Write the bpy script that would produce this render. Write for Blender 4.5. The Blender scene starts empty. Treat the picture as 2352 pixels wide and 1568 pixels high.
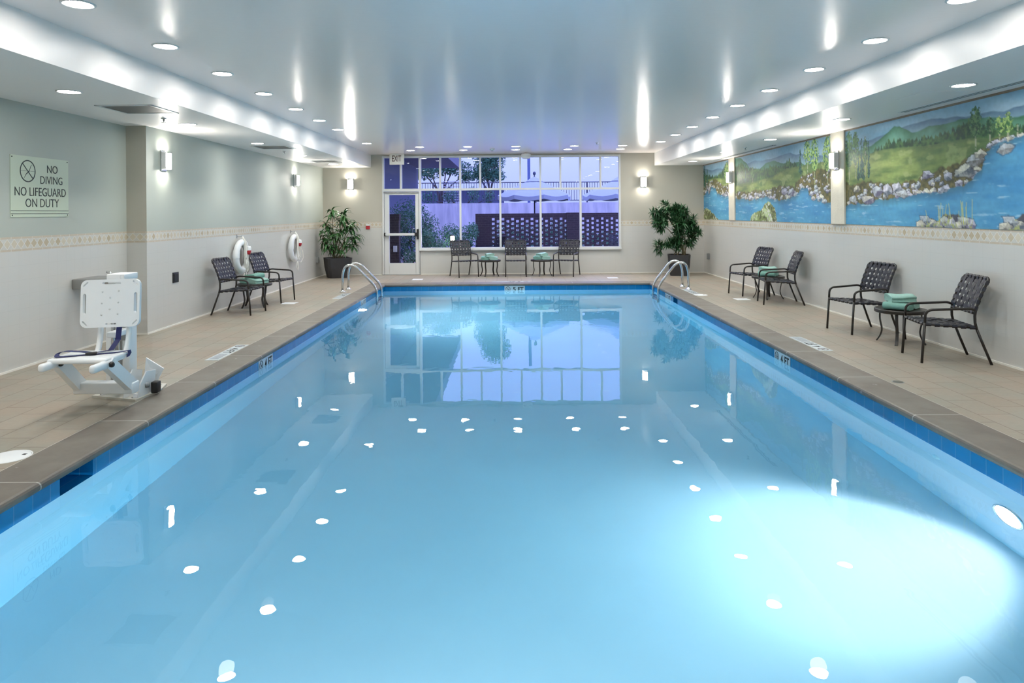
import bpy, bmesh, math, random
import numpy as np
from mathutils import Vector, Matrix, Euler
R = math.radians
PI = math.pi
random.seed(7)
S = bpy.context.scene
COL = S.collection

# ------------------------------------------------------------------ camera
cam_d = bpy.data.cameras.new('camera')
cam = bpy.data.objects.new('camera', cam_d)
COL.objects.link(cam)
cam_d.sensor_width = 36.0
cam_d.lens = 24.0
cam_d.shift_x = 0.0017
cam_d.shift_y = -0.12585
cam_d.clip_start = 0.05
cam_d.clip_end = 300
cam.matrix_world = Matrix.Translation((0, 0, 1.6)) @ Matrix.Rotation(R(90), 4, 'X') @ Matrix.Rotation(-0.0075, 4, 'Z')
S.camera = cam

# ------------------------------------------------------------------ world: even blue dusk sky
W = bpy.data.worlds.new('dusk_sky'); S.world = W
W.use_nodes = True
wn = W.node_tree.nodes; wl = W.node_tree.links
wn.clear()
wo = wn.new('ShaderNodeOutputWorld'); wb = wn.new('ShaderNodeBackground')
wtc = wn.new('ShaderNodeTexCoord'); wsep = wn.new('ShaderNodeSeparateXYZ'); wr = wn.new('ShaderNodeValToRGB')
wl.new(wtc.outputs['Generated'], wsep.inputs[0]); wl.new(wsep.outputs['Z'], wr.inputs[0])
wr.color_ramp.elements[0].position = 0.0; wr.color_ramp.elements[0].color = (0.46, 0.55, 1.05, 1)
wr.color_ramp.elements[1].position = 0.7; wr.color_ramp.elements[1].color = (1.5, 1.75, 4.6, 1)
wl.new(wr.outputs[0], wb.inputs[0]); wl.new(wb.outputs[0], wo.inputs[0])
wb.inputs[1].default_value = 0.95

# ------------------------------------------------------------------ exposure and sampling quality
S.view_settings.view_transform = 'Standard'
S.view_settings.look = 'None'
S.view_settings.gamma = 1.0
S.view_settings.use_curve_mapping = False
S.view_settings.exposure = 0.2
cy = S.cycles
cy.max_bounces = 9; cy.diffuse_bounces = 5; cy.glossy_bounces = 4
cy.transmission_bounces = 6; cy.transparent_max_bounces = 10; cy.volume_bounces = 0
cy.sample_clamp_indirect = 4.0; cy.sample_clamp_direct = 0.0
cy.blur_glossy = 1.0
cy.caustics_refractive = True; cy.caustics_reflective = True
cy.use_denoising = True
cy.use_adaptive_sampling = True; cy.adaptive_threshold = 0.12; cy.adaptive_min_samples = 20

DOWN = 84.0       # downlight lens radiance
DBEAM = 17.0      # downlight beam watts
SCON = 118.0      # sconce glass radiance
POOLW = 800.0    # pool lamp watts

# ------------------------------------------------------------------ material helpers
def new_mat(name):
    m = bpy.data.materials.new(name); m.use_nodes = True
    nt = m.node_tree; nt.nodes.clear()
    out = nt.nodes.new('ShaderNodeOutputMaterial')
    return m, nt, out

def lin(c):
    return tuple(((v/255.0+0.055)/1.055)**2.4 if v > 10 else v/255.0/12.92 for v in c)

def pbr(name, col, rough=0.5, metal=0.0, spec=0.5, noise=0.0, nscale=8.0, bump=0.0, bscale=60.0, coat=0.0):
    m, nt, out = new_mat(name)
    p = nt.nodes.new('ShaderNodeBsdfPrincipled')
    nt.links.new(p.outputs[0], out.inputs[0])
    p.inputs['Base Color'].default_value = (*col, 1)
    p.inputs['Roughness'].default_value = rough
    p.inputs['Metallic'].default_value = metal
    p.inputs['Specular IOR Level'].default_value = spec
    p.inputs['Coat Weight'].default_value = coat
    tc = nt.nodes.new('ShaderNodeTexCoord')
    if noise > 0:
        n = nt.nodes.new('ShaderNodeTexNoise'); n.inputs['Scale'].default_value = nscale; n.inputs['Detail'].default_value = 5
        nt.links.new(tc.outputs['Object'], n.inputs['Vector'])
        mx = nt.nodes.new('ShaderNodeMix'); mx.data_type = 'RGBA'
        mx.inputs['A'].default_value = (*[c*(1-noise) for c in col], 1)
        mx.inputs['B'].default_value = (*[min(1, c*(1+noise)) for c in col], 1)
        nt.links.new(n.outputs['Fac'], mx.inputs['Factor'])
        nt.links.new(mx.outputs['Result'], p.inputs['Base Color'])
    if bump > 0:
        n2 = nt.nodes.new('ShaderNodeTexNoise'); n2.inputs['Scale'].default_value = bscale; n2.inputs['Detail'].default_value = 4
        nt.links.new(tc.outputs['Object'], n2.inputs['Vector'])
        b = nt.nodes.new('ShaderNodeBump'); b.inputs['Strength'].default_value = bump; b.inputs['Distance'].default_value = 0.01
        nt.links.new(n2.outputs['Fac'], b.inputs['Height'])
        nt.links.new(b.outputs[0], p.inputs['Normal'])
    return m

def emit(name, col, strength):
    m, nt, out = new_mat(name)
    e = nt.nodes.new('ShaderNodeEmission'); e.inputs[0].default_value = (*col, 1); e.inputs[1].default_value = strength
    nt.links.new(e.outputs[0], out.inputs[0])
    return m

class NG:
    """tiny node-graph writer for maths on sockets"""
    def __init__(s, nt): s.nt = nt
    def m(s, op, a, b=None, c=None):
        n = s.nt.nodes.new('ShaderNodeMath'); n.operation = op
        for i, v in enumerate((a, b, c)):
            if v is None: continue
            if isinstance(v, (int, float)): n.inputs[i].default_value = v
            else: s.nt.links.new(v, n.inputs[i])
        return n.outputs[0]
    def mix(s, f, a, b):
        n = s.nt.nodes.new('ShaderNodeMix'); n.data_type = 'RGBA'
        for k, v in (('Factor', f), ('A', a), ('B', b)):
            if isinstance(v, (int, float)): n.inputs[k].default_value = v
            elif isinstance(v, tuple): n.inputs[k].default_value = (*v, 1)
            else: s.nt.links.new(v, n.inputs[k])
        return n.outputs['Result']
    def between(s, v, a, b):
        return s.m('MULTIPLY', s.m('GREATER_THAN', v, a), s.m('LESS_THAN', v, b))

def wall_material():
    m, nt, out = new_mat('wall_paint_and_tile')
    g = NG(nt)
    p = nt.nodes.new('ShaderNodeBsdfPrincipled'); nt.links.new(p.outputs[0], out.inputs[0])
    geo = nt.nodes.new('ShaderNodeNewGeometry')
    sp = nt.nodes.new('ShaderNodeSeparateXYZ'); nt.links.new(geo.outputs['Position'], sp.inputs[0])
    sn = nt.nodes.new('ShaderNodeSeparateXYZ'); nt.links.new(geo.outputs['True Normal'], sn.inputs[0])
    side = g.m('GREATER_THAN', g.m('ABSOLUTE', sn.outputs[0]), 0.5)
    s = g.m('ADD', g.m('MULTIPLY', sp.outputs[1], side), g.m('MULTIPLY', sp.outputs[0], g.m('SUBTRACT', 1.0, side)))
    z = sp.outputs[2]
    # 6 inch tile grid
    fs = g.m('FRACT', g.m('DIVIDE', g.m('ADD', s, 50.0), 0.1524))
    fz = g.m('FRACT', g.m('DIVIDE', g.m('ADD', z, 1.5240-0.016), 0.1524))
    gs = g.m('LESS_THAN', g.m('ABSOLUTE', g.m('SUBTRACT', fs, 0.5)), 0.488)
    gz = g.m('LESS_THAN', g.m('ABSOLUTE', g.m('SUBTRACT', fz, 0.5)), 0.486)
    tile = g.m('MULTIPLY', gs, gz)
    tilecol = g.mix(tile, (0.575, 0.57, 0.54), (0.605, 0.60, 0.57))
    # border
    t = g.m('DIVIDE', g.m('SUBTRACT', z, 1.235), 0.150)
    td = g.m('DIVIDE', g.m('SUBTRACT', t, 0.14), 0.72)
    cs = g.m('DIVIDE', g.m('ADD', s, 50.0), 0.098)
    cell = g.m('FLOOR', cs)
    dx = g.m('ABSOLUTE', g.m('SUBTRACT', g.m('MULTIPLY', g.m('FRACT', cs), 2.0), 1.0))
    dz = g.m('ABSOLUTE', g.m('SUBTRACT', g.m('MULTIPLY', td, 2.0), 1.0))
    d = g.m('ADD', dx, dz)
    dia = g.m('LESS_THAN', d, 0.93)
    line = g.m('LESS_THAN', g.m('ABSOLUTE', g.m('SUBTRACT', d, 0.98)), 0.06)
    wnz = nt.nodes.new('ShaderNodeTexWhiteNoise'); wnz.noise_dimensions = '1D'
    nt.links.new(cell, wnz.inputs['W'])
    ns = nt.nodes.new('ShaderNodeTexNoise'); ns.inputs['Scale'].default_value = 30
    nt.links.new(geo.outputs['Position'], ns.inputs['Vector'])
    vv = g.m('ADD', g.m('MULTIPLY', wnz.outputs['Value'], 0.7), g.m('MULTIPLY', ns.outputs['Fac'], 0.3))
    diac = g.mix(vv, (0.42, 0.33, 0.20), (0.66, 0.61, 0.50))
    tric = g.mix(ns.outputs['Fac'], (0.62, 0.61, 0.56), (0.52, 0.50, 0.45))
    bcol = g.mix(dia, tric, diac)
    bcol = g.mix(line, bcol, (0.72, 0.70, 0.66))
    strip = g.m('GREATER_THAN', g.m('ABSOLUTE', g.m('SUBTRACT', t, 0.5)), 0.36)
    ss = g.m('FRACT', g.m('DIVIDE', g.m('ADD', s, 50.0), 0.155))
    sj = g.m('LESS_THAN', ss, 0.03)
    scol = g.mix(sj, g.mix(ns.outputs['Fac'], (0.50, 0.42, 0.31), (0.58, 0.50, 0.40)), (0.72, 0.70, 0.66))
    bcol = g.mix(strip, bcol, scol)
    # paint; side-facing walls tinted greener to stand in for the mixed light
    pn = nt.nodes.new('ShaderNodeTexNoise'); pn.inputs['Scale'].default_value = 220
    nt.links.new(geo.outputs['Position'], pn.inputs['Vector'])
    paint = g.mix(side, g.mix(pn.outputs['Fac'], (0.475, 0.450, 0.378), (0.50, 0.475, 0.403)), g.mix(pn.outputs['Fac'], (0.415, 0.450, 0.400), (0.44, 0.472, 0.422)))
    isp = g.m('GREATER_THAN', z, 1.385)
    isb = g.between(z, 1.235, 1.385)
    c = g.mix(isb, tilecol, bcol)
    c = g.mix(isp, c, paint)
    nt.links.new(c, p.inputs['Base Color'])
    r = g.m('ADD', 0.24, g.m('MULTIPLY', isp, 0.36))
    nt.links.new(g.m('ADD', r, g.m('MULTIPLY', isb, 0.2)), p.inputs['Roughness'])
    bp = nt.nodes.new('ShaderNodeBump'); bp.inputs['Strength'].default_value = 0.18; bp.inputs['Distance'].default_value = 0.002
    h = g.m('ADD', g.m('MULTIPLY', tile, g.m('SUBTRACT', 1.0, isp)), g.m('MULTIPLY', g.m('MULTIPLY', pn.outputs['Fac'], isp), 0.2))
    nt.links.new(h, bp.inputs['Height']); nt.links.new(bp.outputs[0], p.inputs['Normal'])
    return m

def deck_material():
    m, nt, out = new_mat('deck_tile')
    g = NG(nt)
    p = nt.nodes.new('ShaderNodeBsdfPrincipled'); nt.links.new(p.outputs[0], out.inputs[0])
    geo = nt.nodes.new('ShaderNodeNewGeometry')
    sp = nt.nodes.new('ShaderNodeSeparateXYZ'); nt.links.new(geo.outputs['Position'], sp.inputs[0])
    cx = nt.nodes.new('ShaderNodeCombineXYZ')
    # rows run along Y; the joints start at the coping edge of either side
    right = g.m('GREATER_THAN', sp.outputs[0], 0.0)
    xx = g.m('ADD', g.m('ADD', sp.outputs[0], 3.19+2.6*4), g.m('MULTIPLY', right, -0.06))
    nt.links.new(g.m('ADD', sp.outputs[1], 3.95-3.15), cx.inputs[0]); nt.links.new(xx, cx.inputs[1])
    b = nt.nodes.new('ShaderNodeTexBrick')
    b.offset = 0.5; b.offset_frequency = 2
    b.inputs['Color1'].default_value = (0.292, 0.267, 0.222, 1)
    b.inputs['Color2'].default_value = (0.330, 0.304, 0.256, 1)
    b.inputs['Mortar'].default_value = (0.12, 0.085, 0.055, 1)
    b.inputs['Scale'].default_value = 1.0
    b.inputs['Mortar Size'].default_value = 0.0028
    b.inputs['Mortar Smooth'].default_value = 0.2
    b.inputs['Brick Width'].default_value = 0.395
    b.inputs['Row Height'].default_value = 0.26
    nt.links.new(cx.outputs[0], b.inputs['Vector'])
    n = nt.nodes.new('ShaderNodeTexNoise'); n.inputs['Scale'].default_value = 2.2; n.inputs['Detail'].default_value = 6
    nt.links.new(geo.outputs['Position'], n.inputs['Vector'])
    nr = nt.nodes.new('ShaderNodeMapRange'); nr.inputs['From Min'].default_value = 0.35; nr.inputs['From Max'].default_value = 0.65
    nt.links.new(n.outputs['Fac'], nr.inputs['Value'])
    tint = g.mix(nr.outputs[0], (1.08, 0.97, 0.90), (0.97, 1.0, 0.97))
    mm = nt.nodes.new('ShaderNodeMix'); mm.data_type = 'RGBA'; mm.blend_type = 'MULTIPLY'
    mm.inputs['Factor'].default_value = 1.0
    nt.links.new(b.outputs['Color'], mm.inputs['A']); nt.links.new(tint, mm.inputs['B'])
    n2 = nt.nodes.new('ShaderNodeTexNoise'); n2.inputs['Scale'].default_value = 25; n2.inputs['Detail'].default_value = 5
    nt.links.new(geo.outputs['Position'], n2.inputs['Vector'])
    m2 = nt.nodes.new('ShaderNodeMix'); m2.data_type = 'RGBA'; m2.blend_type = 'MULTIPLY'; m2.inputs['Factor'].default_value = 1.0
    nt.links.new(mm.outputs['Result'], m2.inputs['A'])
    nt.links.new(g.mix(n2.outputs['Fac'], (0.90, 0.90, 0.90), (1.10, 1.09, 1.08)), m2.inputs['B'])
    nt.links.new(m2.outputs['Result'], p.inputs['Base Color'])
    p.inputs['Roughness'].default_value = 0.42
    bp = nt.nodes.new('ShaderNodeBump'); bp.inputs['Strength'].default_value = 0.3; bp.inputs['Distance'].default_value = 0.003; bp.invert = True
    nt.links.new(b.outputs['Fac'], bp.inputs['Height']); nt.links.new(bp.outputs[0], p.inputs['Normal'])
    return m

def coping_material():
    m, nt, out = new_mat('coping_stone')
    g = NG(nt)
    p = nt.nodes.new('ShaderNodeBsdfPrincipled'); nt.links.new(p.outputs[0], out.inputs[0])
    geo = nt.nodes.new('ShaderNodeNewGeometry')
    sp = nt.nodes.new('ShaderNodeSeparateXYZ'); nt.links.new(geo.outputs['Position'], sp.inputs[0])
    n = nt.nodes.new('ShaderNodeTexNoise'); n.inputs['Scale'].default_value = 3.0; n.inputs['Detail'].default_value = 9; n.inputs['Roughness'].default_value = 0.62
    nt.links.new(geo.outputs['Position'], n.inputs['Vector'])
    r = nt.nodes.new('ShaderNodeMapRange'); r.inputs['From Min'].default_value = 0.3; r.inputs['From Max'].default_value = 0.7
    nt.links.new(n.outputs['Fac'], r.inputs['Value'])
    c = g.mix(r.outputs[0], (0.132, 0.108, 0.09), (0.192, 0.174, 0.145))
    # white joints every 1.2 m along the long sides and the far end
    far = g.m('GREATER_THAN', sp.outputs[1], 15.38)
    jy = g.m('LESS_THAN', g.m('FRACT', g.m('DIVIDE', g.m('ADD', sp.outputs[1], 1.2*10-3.94), 1.215)), 0.009)
    jx = g.m('LESS_THAN', g.m('FRACT', g.m('DIVIDE', g.m('ADD', sp.outputs[0], 1.3*10-0.09), 1.3)), 0.008)
    j = g.m('ADD', g.m('MULTIPLY', jy, g.m('SUBTRACT', 1.0, far)), g.m('MULTIPLY', jx, far))
    c = g.mix(j, c, (0.42, 0.40, 0.36))
    # blotchy efflorescence
    n3 = nt.nodes.new('ShaderNodeTexNoise'); n3.inputs['Scale'].default_value = 11; n3.inputs['Detail'].default_value = 6
    nt.links.new(geo.outputs['Position'], n3.inputs['Vector'])
    c = g.mix(g.m('MULTIPLY', g.m('GREATER_THAN', n3.outputs['Fac'], 0.71), 0.5), c, (0.42, 0.41, 0.40))
    nt.links.new(c, p.inputs['Base Color'])
    p.inputs['Roughness'].default_value = 0.5
    bp = nt.nodes.new('ShaderNodeBump'); bp.inputs['Strength'].default_value = 0.15; bp.inputs['Distance'].default_value = 0.004
    nt.links.new(n.outputs['Fac'], bp.inputs['Height']); nt.links.new(bp.outputs[0], p.inputs['Normal'])
    return m

def basin_material():
    """white plaster below, one course of blue six inch tile at the waterline"""
    m, nt, out = new_mat('pool_plaster_and_tile')
    g = NG(nt)
    p = nt.nodes.new('ShaderNodeBsdfPrincipled'); nt.links.new(p.outputs[0], out.inputs[0])
    geo = nt.nodes.new('ShaderNodeNewGeometry')
    sp = nt.nodes.new('ShaderNodeSeparateXYZ'); nt.links.new(geo.outputs['Position'], sp.inputs[0])
    sn = nt.nodes.new('ShaderNodeSeparateXYZ'); nt.links.new(geo.outputs['True Normal'], sn.inputs[0])
    side = g.m('GREATER_THAN', g.m('ABSOLUTE', sn.outputs[0]), 0.5)
    s = g.m('ADD', g.m('MULTIPLY', sp.outputs[1], side), g.m('MULTIPLY', sp.outputs[0], g.m('SUBTRACT', 1.0, side)))
    z = sp.outputs[2]
    cs = g.m('DIVIDE', g.m('ADD', s, 30.0), 0.1555)
    j = g.m('LESS_THAN', g.m('FRACT', cs), 0.022)
    wnz = nt.nodes.new('ShaderNodeTexWhiteNoise'); wnz.noise_dimensions = '1D'
    nt.links.new(g.m('FLOOR', cs), wnz.inputs['W'])
    blue = g.mix(wnz.outputs['Value'], (0.002, 0.165, 0.39), (0.006, 0.20, 0.45))
    blue = g.mix(j, blue, (0.10, 0.32, 0.50))
    n = nt.nodes.new('ShaderNodeTexNoise'); n.inputs['Scale'].default_value = 1.3; n.inputs['Detail'].default_value = 5
    nt.links.new(geo.outputs['Position'], n.inputs['Vector'])
    pl = g.mix(n.outputs['Fac'], (0.74, 0.74, 0.80), (0.84, 0.84, 0.89))
    band = g.between(z, -0.205, 0.0)
    c = g.mix(band, pl, blue)
    nt.links.new(c, p.inputs['Base Color'])
    nt.links.new(g.m('SUBTRACT', 0.7, g.m('MULTIPLY', band, 0.55)), p.inputs['Roughness'])
    return m

def water_material():
    m, nt, out = new_mat('pool_water')
    g = NG(nt)
    gl = nt.nodes.new('ShaderNodeBsdfGlass'); gl.inputs['IOR'].default_value = 1.333; gl.inputs['Roughness'].default_value = 0.0
    gl.inputs['Color'].default_value = (1, 1, 1, 1)
    geo = nt.nodes.new('ShaderNodeNewGeometry')
    n = nt.nodes.new('ShaderNodeTexNoise'); n.inputs['Scale'].default_value = 3.5; n.inputs['Detail'].default_value = 2
    nt.links.new(geo.outputs['Position'], n.inputs['Vector'])
    # calm water with a ruffled patch in front of the camera
    n2 = nt.nodes.new('ShaderNodeTexNoise'); n2.inputs['Scale'].default_value = 0.55; n2.inputs['Detail'].default_value = 1
    nt.links.new(geo.outputs['Position'], n2.inputs['Vector'])
    pr = nt.nodes.new('ShaderNodeMapRange'); pr.inputs['From Min'].default_value = 0.58; pr.inputs['From Max'].default_value = 0.72
    nt.links.new(n2.outputs['Fac'], pr.inputs['Value'])
    n3 = nt.nodes.new('ShaderNodeTexNoise'); n3.inputs['Scale'].default_value = 16; n3.inputs['Detail'].default_value = 2
    nt.links.new(geo.outputs['Position'], n3.inputs['Vector'])
    h = g.m('ADD', g.m('MULTIPLY', n.outputs['Fac'], 0.16), g.m('MULTIPLY', g.m('MULTIPLY', n3.outputs['Fac'], pr.outputs[0]), 0.22))
    bp = nt.nodes.new('ShaderNodeBump'); bp.inputs['Strength'].default_value = 1.0; bp.inputs['Distance'].default_value = 0.004
    nt.links.new(h, bp.inputs['Height']); nt.links.new(bp.outputs[0], gl.inputs['Normal'])
    nt.links.new(gl.outputs[0], out.inputs['Surface'])
    va = nt.nodes.new('ShaderNodeVolumeAbsorption')
    va.inputs['Color'].default_value = (0.0, 0.79, 0.975, 1); va.inputs['Density'].default_value = 0.31
    nt.links.new(va.outputs[0], out.inputs['Volume'])
    return m

def glass_material():
    """flat window pane: clear, with Fresnel mirror reflection, nearly neutral tint"""
    m, nt, out = new_mat('window_glass')
    g = NG(nt)
    lw = nt.nodes.new('ShaderNodeLayerWeight'); lw.inputs[0].default_value = 0.5
    f = g.m('ADD', 0.040, g.m('MULTIPLY', g.m('POWER', lw.outputs['Facing'], 5.0), 0.9))
    tr = nt.nodes.new('ShaderNodeBsdfTransparent'); tr.inputs[0].default_value = (0.93, 0.95, 0.97, 1)
    gs = nt.nodes.new('ShaderNodeBsdfGlossy'); gs.inputs['Roughness'].default_value = 0.0
    mx = nt.nodes.new('ShaderNodeMixShader')
    nt.links.new(f, mx.inputs[0]); nt.links.new(tr.outputs[0], mx.inputs[1]); nt.links.new(gs.outputs[0], mx.inputs[2])
    nt.links.new(mx.outputs[0], out.inputs[0])
    return m

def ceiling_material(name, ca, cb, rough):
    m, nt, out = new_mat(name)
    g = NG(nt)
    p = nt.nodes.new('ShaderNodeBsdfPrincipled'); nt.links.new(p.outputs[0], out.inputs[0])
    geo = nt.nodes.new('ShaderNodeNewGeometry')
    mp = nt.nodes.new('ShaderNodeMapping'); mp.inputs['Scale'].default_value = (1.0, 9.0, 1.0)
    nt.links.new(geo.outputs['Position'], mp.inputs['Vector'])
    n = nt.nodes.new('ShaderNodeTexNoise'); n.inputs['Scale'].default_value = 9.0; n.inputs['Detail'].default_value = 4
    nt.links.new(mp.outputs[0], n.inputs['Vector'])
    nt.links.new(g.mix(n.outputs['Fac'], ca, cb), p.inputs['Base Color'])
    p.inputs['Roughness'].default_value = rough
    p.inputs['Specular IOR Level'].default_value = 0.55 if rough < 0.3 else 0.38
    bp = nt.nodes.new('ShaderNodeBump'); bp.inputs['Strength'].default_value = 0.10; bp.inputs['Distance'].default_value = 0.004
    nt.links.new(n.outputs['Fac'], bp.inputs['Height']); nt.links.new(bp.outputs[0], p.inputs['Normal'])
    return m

def brick_material():
    m, nt, out = new_mat('brown_brick')
    g = NG(nt)
    p = nt.nodes.new('ShaderNodeBsdfPrincipled'); nt.links.new(p.outputs[0], out.inputs[0])
    geo = nt.nodes.new('ShaderNodeNewGeometry')
    sp = nt.nodes.new('ShaderNodeSeparateXYZ'); nt.links.new(geo.outputs['Position'], sp.inputs[0])
    cx = nt.nodes.new('ShaderNodeCombineXYZ')
    nt.links.new(g.m('ADD', g.m('ADD', sp.outputs[0], sp.outputs[1]), 40.0), cx.inputs[0]); nt.links.new(sp.outputs[2], cx.inputs[1])
    b = nt.nodes.new('ShaderNodeTexBrick')
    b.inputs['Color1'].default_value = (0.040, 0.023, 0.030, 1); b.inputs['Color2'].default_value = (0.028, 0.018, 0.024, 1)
    b.inputs['Mortar'].default_value = (0.07, 0.055, 0.06, 1); b.inputs['Scale'].default_value = 1.0
    b.inputs['Mortar Size'].default_value = 0.005; b.inputs['Brick Width'].default_value = 0.21; b.inputs['Row Height'].default_value = 0.072
    nt.links.new(cx.outputs[0], b.inputs['Vector'])
    nt.links.new(b.outputs['Color'], p.inputs['Base Color']); p.inputs['Roughness'].default_value = 0.85
    return m

def concrete_material():
    m, nt, out = new_mat('streaked_concrete')
    g = NG(nt)
    p = nt.nodes.new('ShaderNodeBsdfPrincipled'); nt.links.new(p.outputs[0], out.inputs[0])
    geo = nt.nodes.new('ShaderNodeNewGeometry')
    mp = nt.nodes.new('ShaderNodeMapping'); mp.inputs['Scale'].default_value = (2.2, 2.2, 0.35)
    nt.links.new(geo.outputs['Position'], mp.inputs['Vector'])
    n = nt.nodes.new('ShaderNodeTexNoise'); n.inputs['Scale'].default_value = 2.0; n.inputs['Detail'].default_value = 6
    nt.links.new(mp.outputs[0], n.inputs['Vector'])
    r = nt.nodes.new('ShaderNodeMapRange'); r.inputs['From Min'].default_value = 0.35; r.inputs['From Max'].default_value = 0.7
    nt.links.new(n.outputs['Fac'], r.inputs['Value'])
    nt.links.new(g.mix(r.outputs[0], (0.42, 0.40, 0.42), (0.66, 0.62, 0.62)), p.inputs['Base Color'])
    p.inputs['Roughness'].default_value = 0.9
    return m

def mural_material():
    m, nt, out = new_mat('mural_paint')
    p = nt.nodes.new('ShaderNodeBsdfPrincipled'); nt.links.new(p.outputs[0], out.inputs[0])
    a = nt.nodes.new('ShaderNodeVertexColor'); a.layer_name = 'paint'
    nt.links.new(a.outputs['Color'], p.inputs['Base Color']); p.inputs['Roughness'].default_value = 0.55
    return m

M = dict(
    wall=wall_material(), deck=deck_material(), coping=coping_material(), basin=basin_material(), water=water_material(),
    glass=glass_material(), mural=mural_material(), brick=brick_material(), concrete=concrete_material(),
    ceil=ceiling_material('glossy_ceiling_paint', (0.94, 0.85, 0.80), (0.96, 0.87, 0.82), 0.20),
    soffit=ceiling_material('soffit_paint', (0.88, 0.85, 0.82), (0.91, 0.875, 0.85), 0.37),
    white=pbr('white_painted_metal', (0.68, 0.69, 0.68), 0.35),
    plastic=pbr('white_plastic', (0.87, 0.89, 0.90), 0.35, noise=0.02),
    trimwhite=pbr('white_trim', (0.82, 0.80, 0.74), 0.4),
    bronze=pbr('dark_bronze_metal', (0.020, 0.017, 0.015), 0.38, spec=0.5),
    strap=pbr('navy_vinyl_strap', (0.0065, 0.0075, 0.016), 0.42, spec=0.42, bump=0.15, bscale=300),
    towel=pbr('sea_green_terry', (0.20, 0.40, 0.34), 0.95, noise=0.18, nscale=40, bump=0.6, bscale=220),
    towel2=pbr('pale_sea_green_terry', (0.33, 0.54, 0.48), 0.95, noise=0.15, nscale=40, bump=0.6, bscale=220),
    steel=pbr('brushed_stainless', (0.62, 0.64, 0.66), 0.24, metal=1.0),
    chrome=pbr('chrome', (0.80, 0.81, 0.83), 0.10, metal=1.0),
    fountain=pbr('stainless_fountain', (0.36, 0.36, 0.35), 0.38, metal=0.85),
    black=pbr('black_plastic', (0.015, 0.015, 0.016), 0.4),
    pot=pbr('charcoal_planter', (0.030, 0.030, 0.033), 0.5, noise=0.1),
    soil=pbr('potting_soil', (0.035, 0.022, 0.014), 0.95, bump=0.8, bscale=80),
    leaf=pbr('glossy_leaf', (0.030, 0.105, 0.028), 0.36, noise=0.45, nscale=5),
    leaf2=pbr('fine_leaf', (0.022, 0.085, 0.030), 0.42, noise=0.5, nscale=5),
    stem=pbr('plant_cane', (0.16, 0.13, 0.075), 0.7, noise=0.3, nscale=20),
    bark=pbr('tree_bark', (0.07, 0.055, 0.05), 0.9, noise=0.3),
    ring=pbr('life_ring_white', (0.82, 0.84, 0.85), 0.35),
    rope=pbr('white_rope', (0.84, 0.82, 0.76), 0.8),
    red=pbr('red_plastic', (0.42, 0.02, 0.03), 0.4),
    belt=pbr('blue_webbing', (0.012, 0.018, 0.11), 0.6),
    rust=pbr('stained_white_metal', (0.62, 0.60, 0.54), 0.5, noise=0.25, nscale=9),
    sign=pbr('pale_green_sign', (0.53, 0.60, 0.47), 0.4),
    ink=pbr('dark_lettering', (0.012, 0.020, 0.022), 0.5),
    maroon=pbr('maroon_lettering', (0.055, 0.014, 0.012), 0.5),
    greyink=pbr('worn_grey_lettering', (0.32, 0.35, 0.38), 0.6, noise=0.3, nscale=40),
    tilew=pbr('white_marker_tile', (0.66, 0.72, 0.74), 0.25),
    vent=pbr('diffuser_grey', (0.075, 0.08, 0.085), 0.5),
    dark=pbr('dark_slot', (0.03, 0.03, 0.03), 0.7),
    greybox=pbr('grey_metal_box', (0.30, 0.31, 0.31), 0.4, metal=0.4),
    lamp=emit('downlight_lens', (1.0, 0.97, 0.92), DOWN),
    sconce=emit('sconce_glass', (1.0, 0.95, 0.86), SCON),
    poollamp=emit('pool_lamp_lens', (0.95, 0.98, 1.0), 30.0),
    lantern=emit('garden_lantern_glow', (1.0, 0.88, 0.66), 25.0),
    railing=pbr('dark_railing', (0.05, 0.055, 0.09), 0.6),
    umbrella=pbr('pale_canvas', (0.34, 0.37, 0.42), 0.85),
    bush=pbr('bush_leaf', (0.035, 0.15, 0.075), 0.6, noise=0.5, nscale=3),
    treeleaf=pbr('tree_leaf', (0.030, 0.13, 0.075), 0.6, noise=0.5, nscale=3),
    flower=pbr('pale_flowers', (0.5, 0.42, 0.46), 0.7),
    paving=pbr('patio_paving', (0.22, 0.21, 0.22), 0.8, noise=0.2),
    facade=pbr('dark_blue_cladding', (0.10, 0.12, 0.22), 0.7, noise=0.1),
    eave=pbr('eave_underside', (0.13, 0.13, 0.19), 0.8),
    lattice=pbr('pale_trellis', (0.5, 0.5, 0.55), 0.7),
    post=pbr('blue_grey_post', (0.10, 0.14, 0.30), 0.6),
)

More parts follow.
